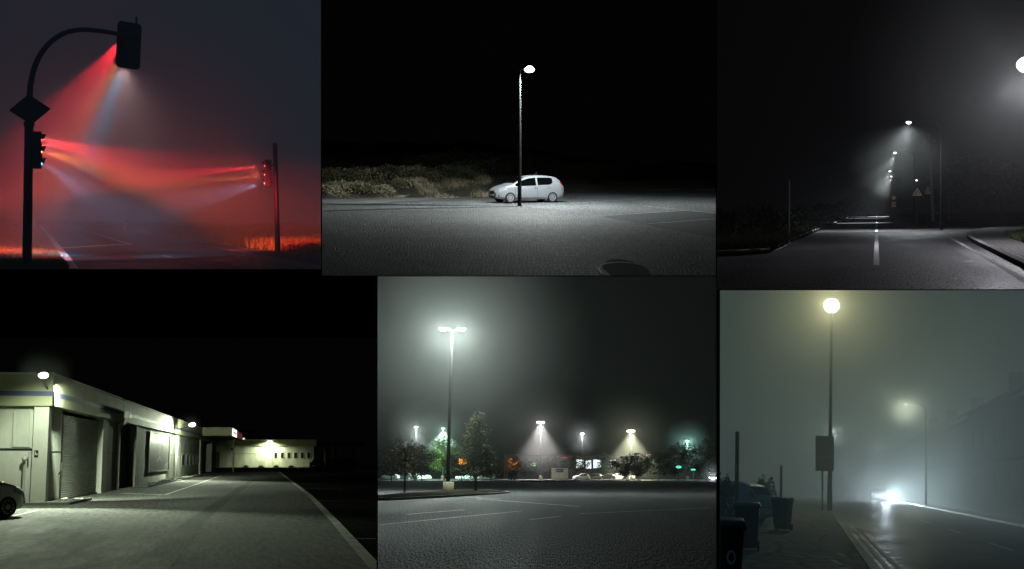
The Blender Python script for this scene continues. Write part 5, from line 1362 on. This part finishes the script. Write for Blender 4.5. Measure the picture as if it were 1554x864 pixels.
        # local x along the street, local -y into the house (right side)
        MB().box(0, L, -7, 0, 0, eav).build('wall', br, t)
        MB().prism([(-.35 - 7, eav + .003), (.35, eav + .003), (-3.5, eav + 2.3)], 0, L, Matrix(((0, 1, 0, 0), (1, 0, 0, 0), (0, 0, 1, 0), (0, 0, 0, 1)))).build('roof', rf, t)
        MB().box(L - 1.4, L - .5, -4.0, -3.0, eav + 1.2, eav + 3.3).build('chimney', br, t)
        MB().box(.05, L - .05, .004, .35, 3.5, 3.78).build('string_course', tr, t)
        for x in (3, 9, 15, 20.5):
            w_ = MB().box(x - 1.1, x + 1.1, .004, .06, 4.5, 6.3).build('window', tr, t); MB().box(x - .95, x + .95, .064, .08, 4.65, 6.15).build('pane', gls, w_)
        for x in (3, 9, 20.5):
            w_ = MB().box(x - 1.2, x + 1.2, .004, .06, .9, 2.9).build('window', tr, t); MB().box(x - 1.05, x + 1.05, .064, .08, 1.05, 2.75).build('pane', gls, w_)
        d_ = MB().box(14, 15.4, .004, .06, 0.1, 2.3).build('door', mat('dark_door', (.03, .035, .04), rough=.8, spec=0.), t); MB().sphere((15.1, .1, 1.1), .06, 6).build('handle', M_GALV, d_)
    # ---- oncoming car
    D = 155.; x = P.xat(1334, D)
    c = make_car('oncoming car with both headlights glaring in the fog', 'car', P, (x, D, 0), math.radians(270) + ROT, M_DARK_PAINT, None, simple=True, lights_on=True, name='oncoming_car', plate=True)
    for sd in (-1, 1):
        light('headlight_beam', P, Vector((2.25, sd * .6, .72)), 13000 if sd < 0 else 330000, (.74, .89, 1.), .1, Vector((12, -.6, .45)) if sd < 0 else Vector((12, 1.1, .60)), 60 if sd < 0 else 17, 1., c)
    light('headlight_beam', P, Vector((2.4, 0, .75)), 6000, (.8, .92, 1.), .15, parent=c)
# ================================================================== build everything
def clip_to_place(P):
    """things that run past the side of a place end at its side wall"""
    bpy.context.view_layer.update()
    roots = set(o.name for o in P.objs)
    def desc(o):
        yield o
        for c in CH.get(o.name, ()): yield from desc(c)
    CH = {}
    for o in bpy.data.objects:
        if o.parent: CH.setdefault(o.parent.name, []).append(o)
    x0, y0, x1, y1 = P.rect
    planes = []
    e = .25
    for px, sg in ((x0 + e, 1), (x1 - e, -1)):
        n = Vector((1, -(px - 777) / F, 0)) * sg; planes.append((n.normalized()))
    for py, sg in ((y0 + e, -1), (y1 - e, 1)):
        n = Vector((0, (py - 432) / F, 1)) * sg; planes.append((n.normalized()))
    for r in list(P.objs):
        for o in list(desc(r)):
            if o.type != 'MESH': continue
            mw = o.matrix_world; vs = [mw @ v.co for v in o.data.vertices]
            for n in planes:
                if vs and min((v - CAM).dot(n) for v in vs) < -1e-3:
                    if o.data.users > 1: o.data = o.data.copy()
                    bm = bmesh.new(); bm.from_mesh(o.data); inv = mw.inverted()
                    co = inv @ CAM; no = (mw.to_3x3().transposed() @ n).normalized()
                    bmesh.ops.bisect_plane(bm, geom=bm.verts[:] + bm.edges[:] + bm.faces[:], plane_co=co, plane_no=no, clear_inner=True)
                    bm.to_mesh(o.data); bm.free()
                    vs = [mw @ v.co for v in o.data.vertices]
            if not vs: bpy.data.objects.remove(o); 
build_room()
for nm, P in zip('abcdef', PLACES): build_sky(P, nm)
build_haze()
for fn in (build_p1, build_p2, build_p3, build_p4, build_p5, build_p6):
    fn()
for P in PLACES: clip_to_place(P)

cam = bpy.data.cameras.new('camera'); co = bpy.data.objects.new('camera', cam); COL.objects.link(co)
co.location = CAM; co.rotation_euler = (PI / 2, 0, 0)
cam.sensor_width = 36; cam.lens = F / 1554 * 36; cam.clip_start = .1; cam.clip_end = 3000
SC.camera = co
w = bpy.data.worlds.new('World'); SC.world = w; w.use_nodes = True
bg = w.node_tree.nodes['Background']
sk = w.node_tree.nodes.new('ShaderNodeTexSky'); sk.sky_type = 'NISHITA'; sk.sun_disc = False
sk.sun_elevation = math.radians(-8); sk.sun_rotation = math.radians(160)
w.node_tree.links.new(sk.outputs[0], bg.inputs['Color']); bg.inputs['Strength'].default_value = .01
vs = SC.view_settings; SC.display_settings.display_device = 'sRGB'
vs.view_transform = 'Standard'; vs.look = 'None'; vs.exposure = 0; vs.gamma = 1; vs.use_curve_mapping = False
SC.render.engine = 'CYCLES'
cy = SC.cycles
cy.use_denoising = True
try: cy.denoiser = 'OPENIMAGEDENOISE'
except Exception: pass
cy.use_adaptive_sampling = True; cy.adaptive_threshold = .012
cy.max_bounces = 5; cy.diffuse_bounces = 2; cy.glossy_bounces = 3; cy.transmission_bounces = 2; cy.volume_bounces = 1; cy.transparent_max_bounces = 64
cy.sample_clamp_indirect = 3.; cy.sample_clamp_direct = 60.; cy.caustics_reflective = False; cy.caustics_refractive = False
cy.use_light_tree = True
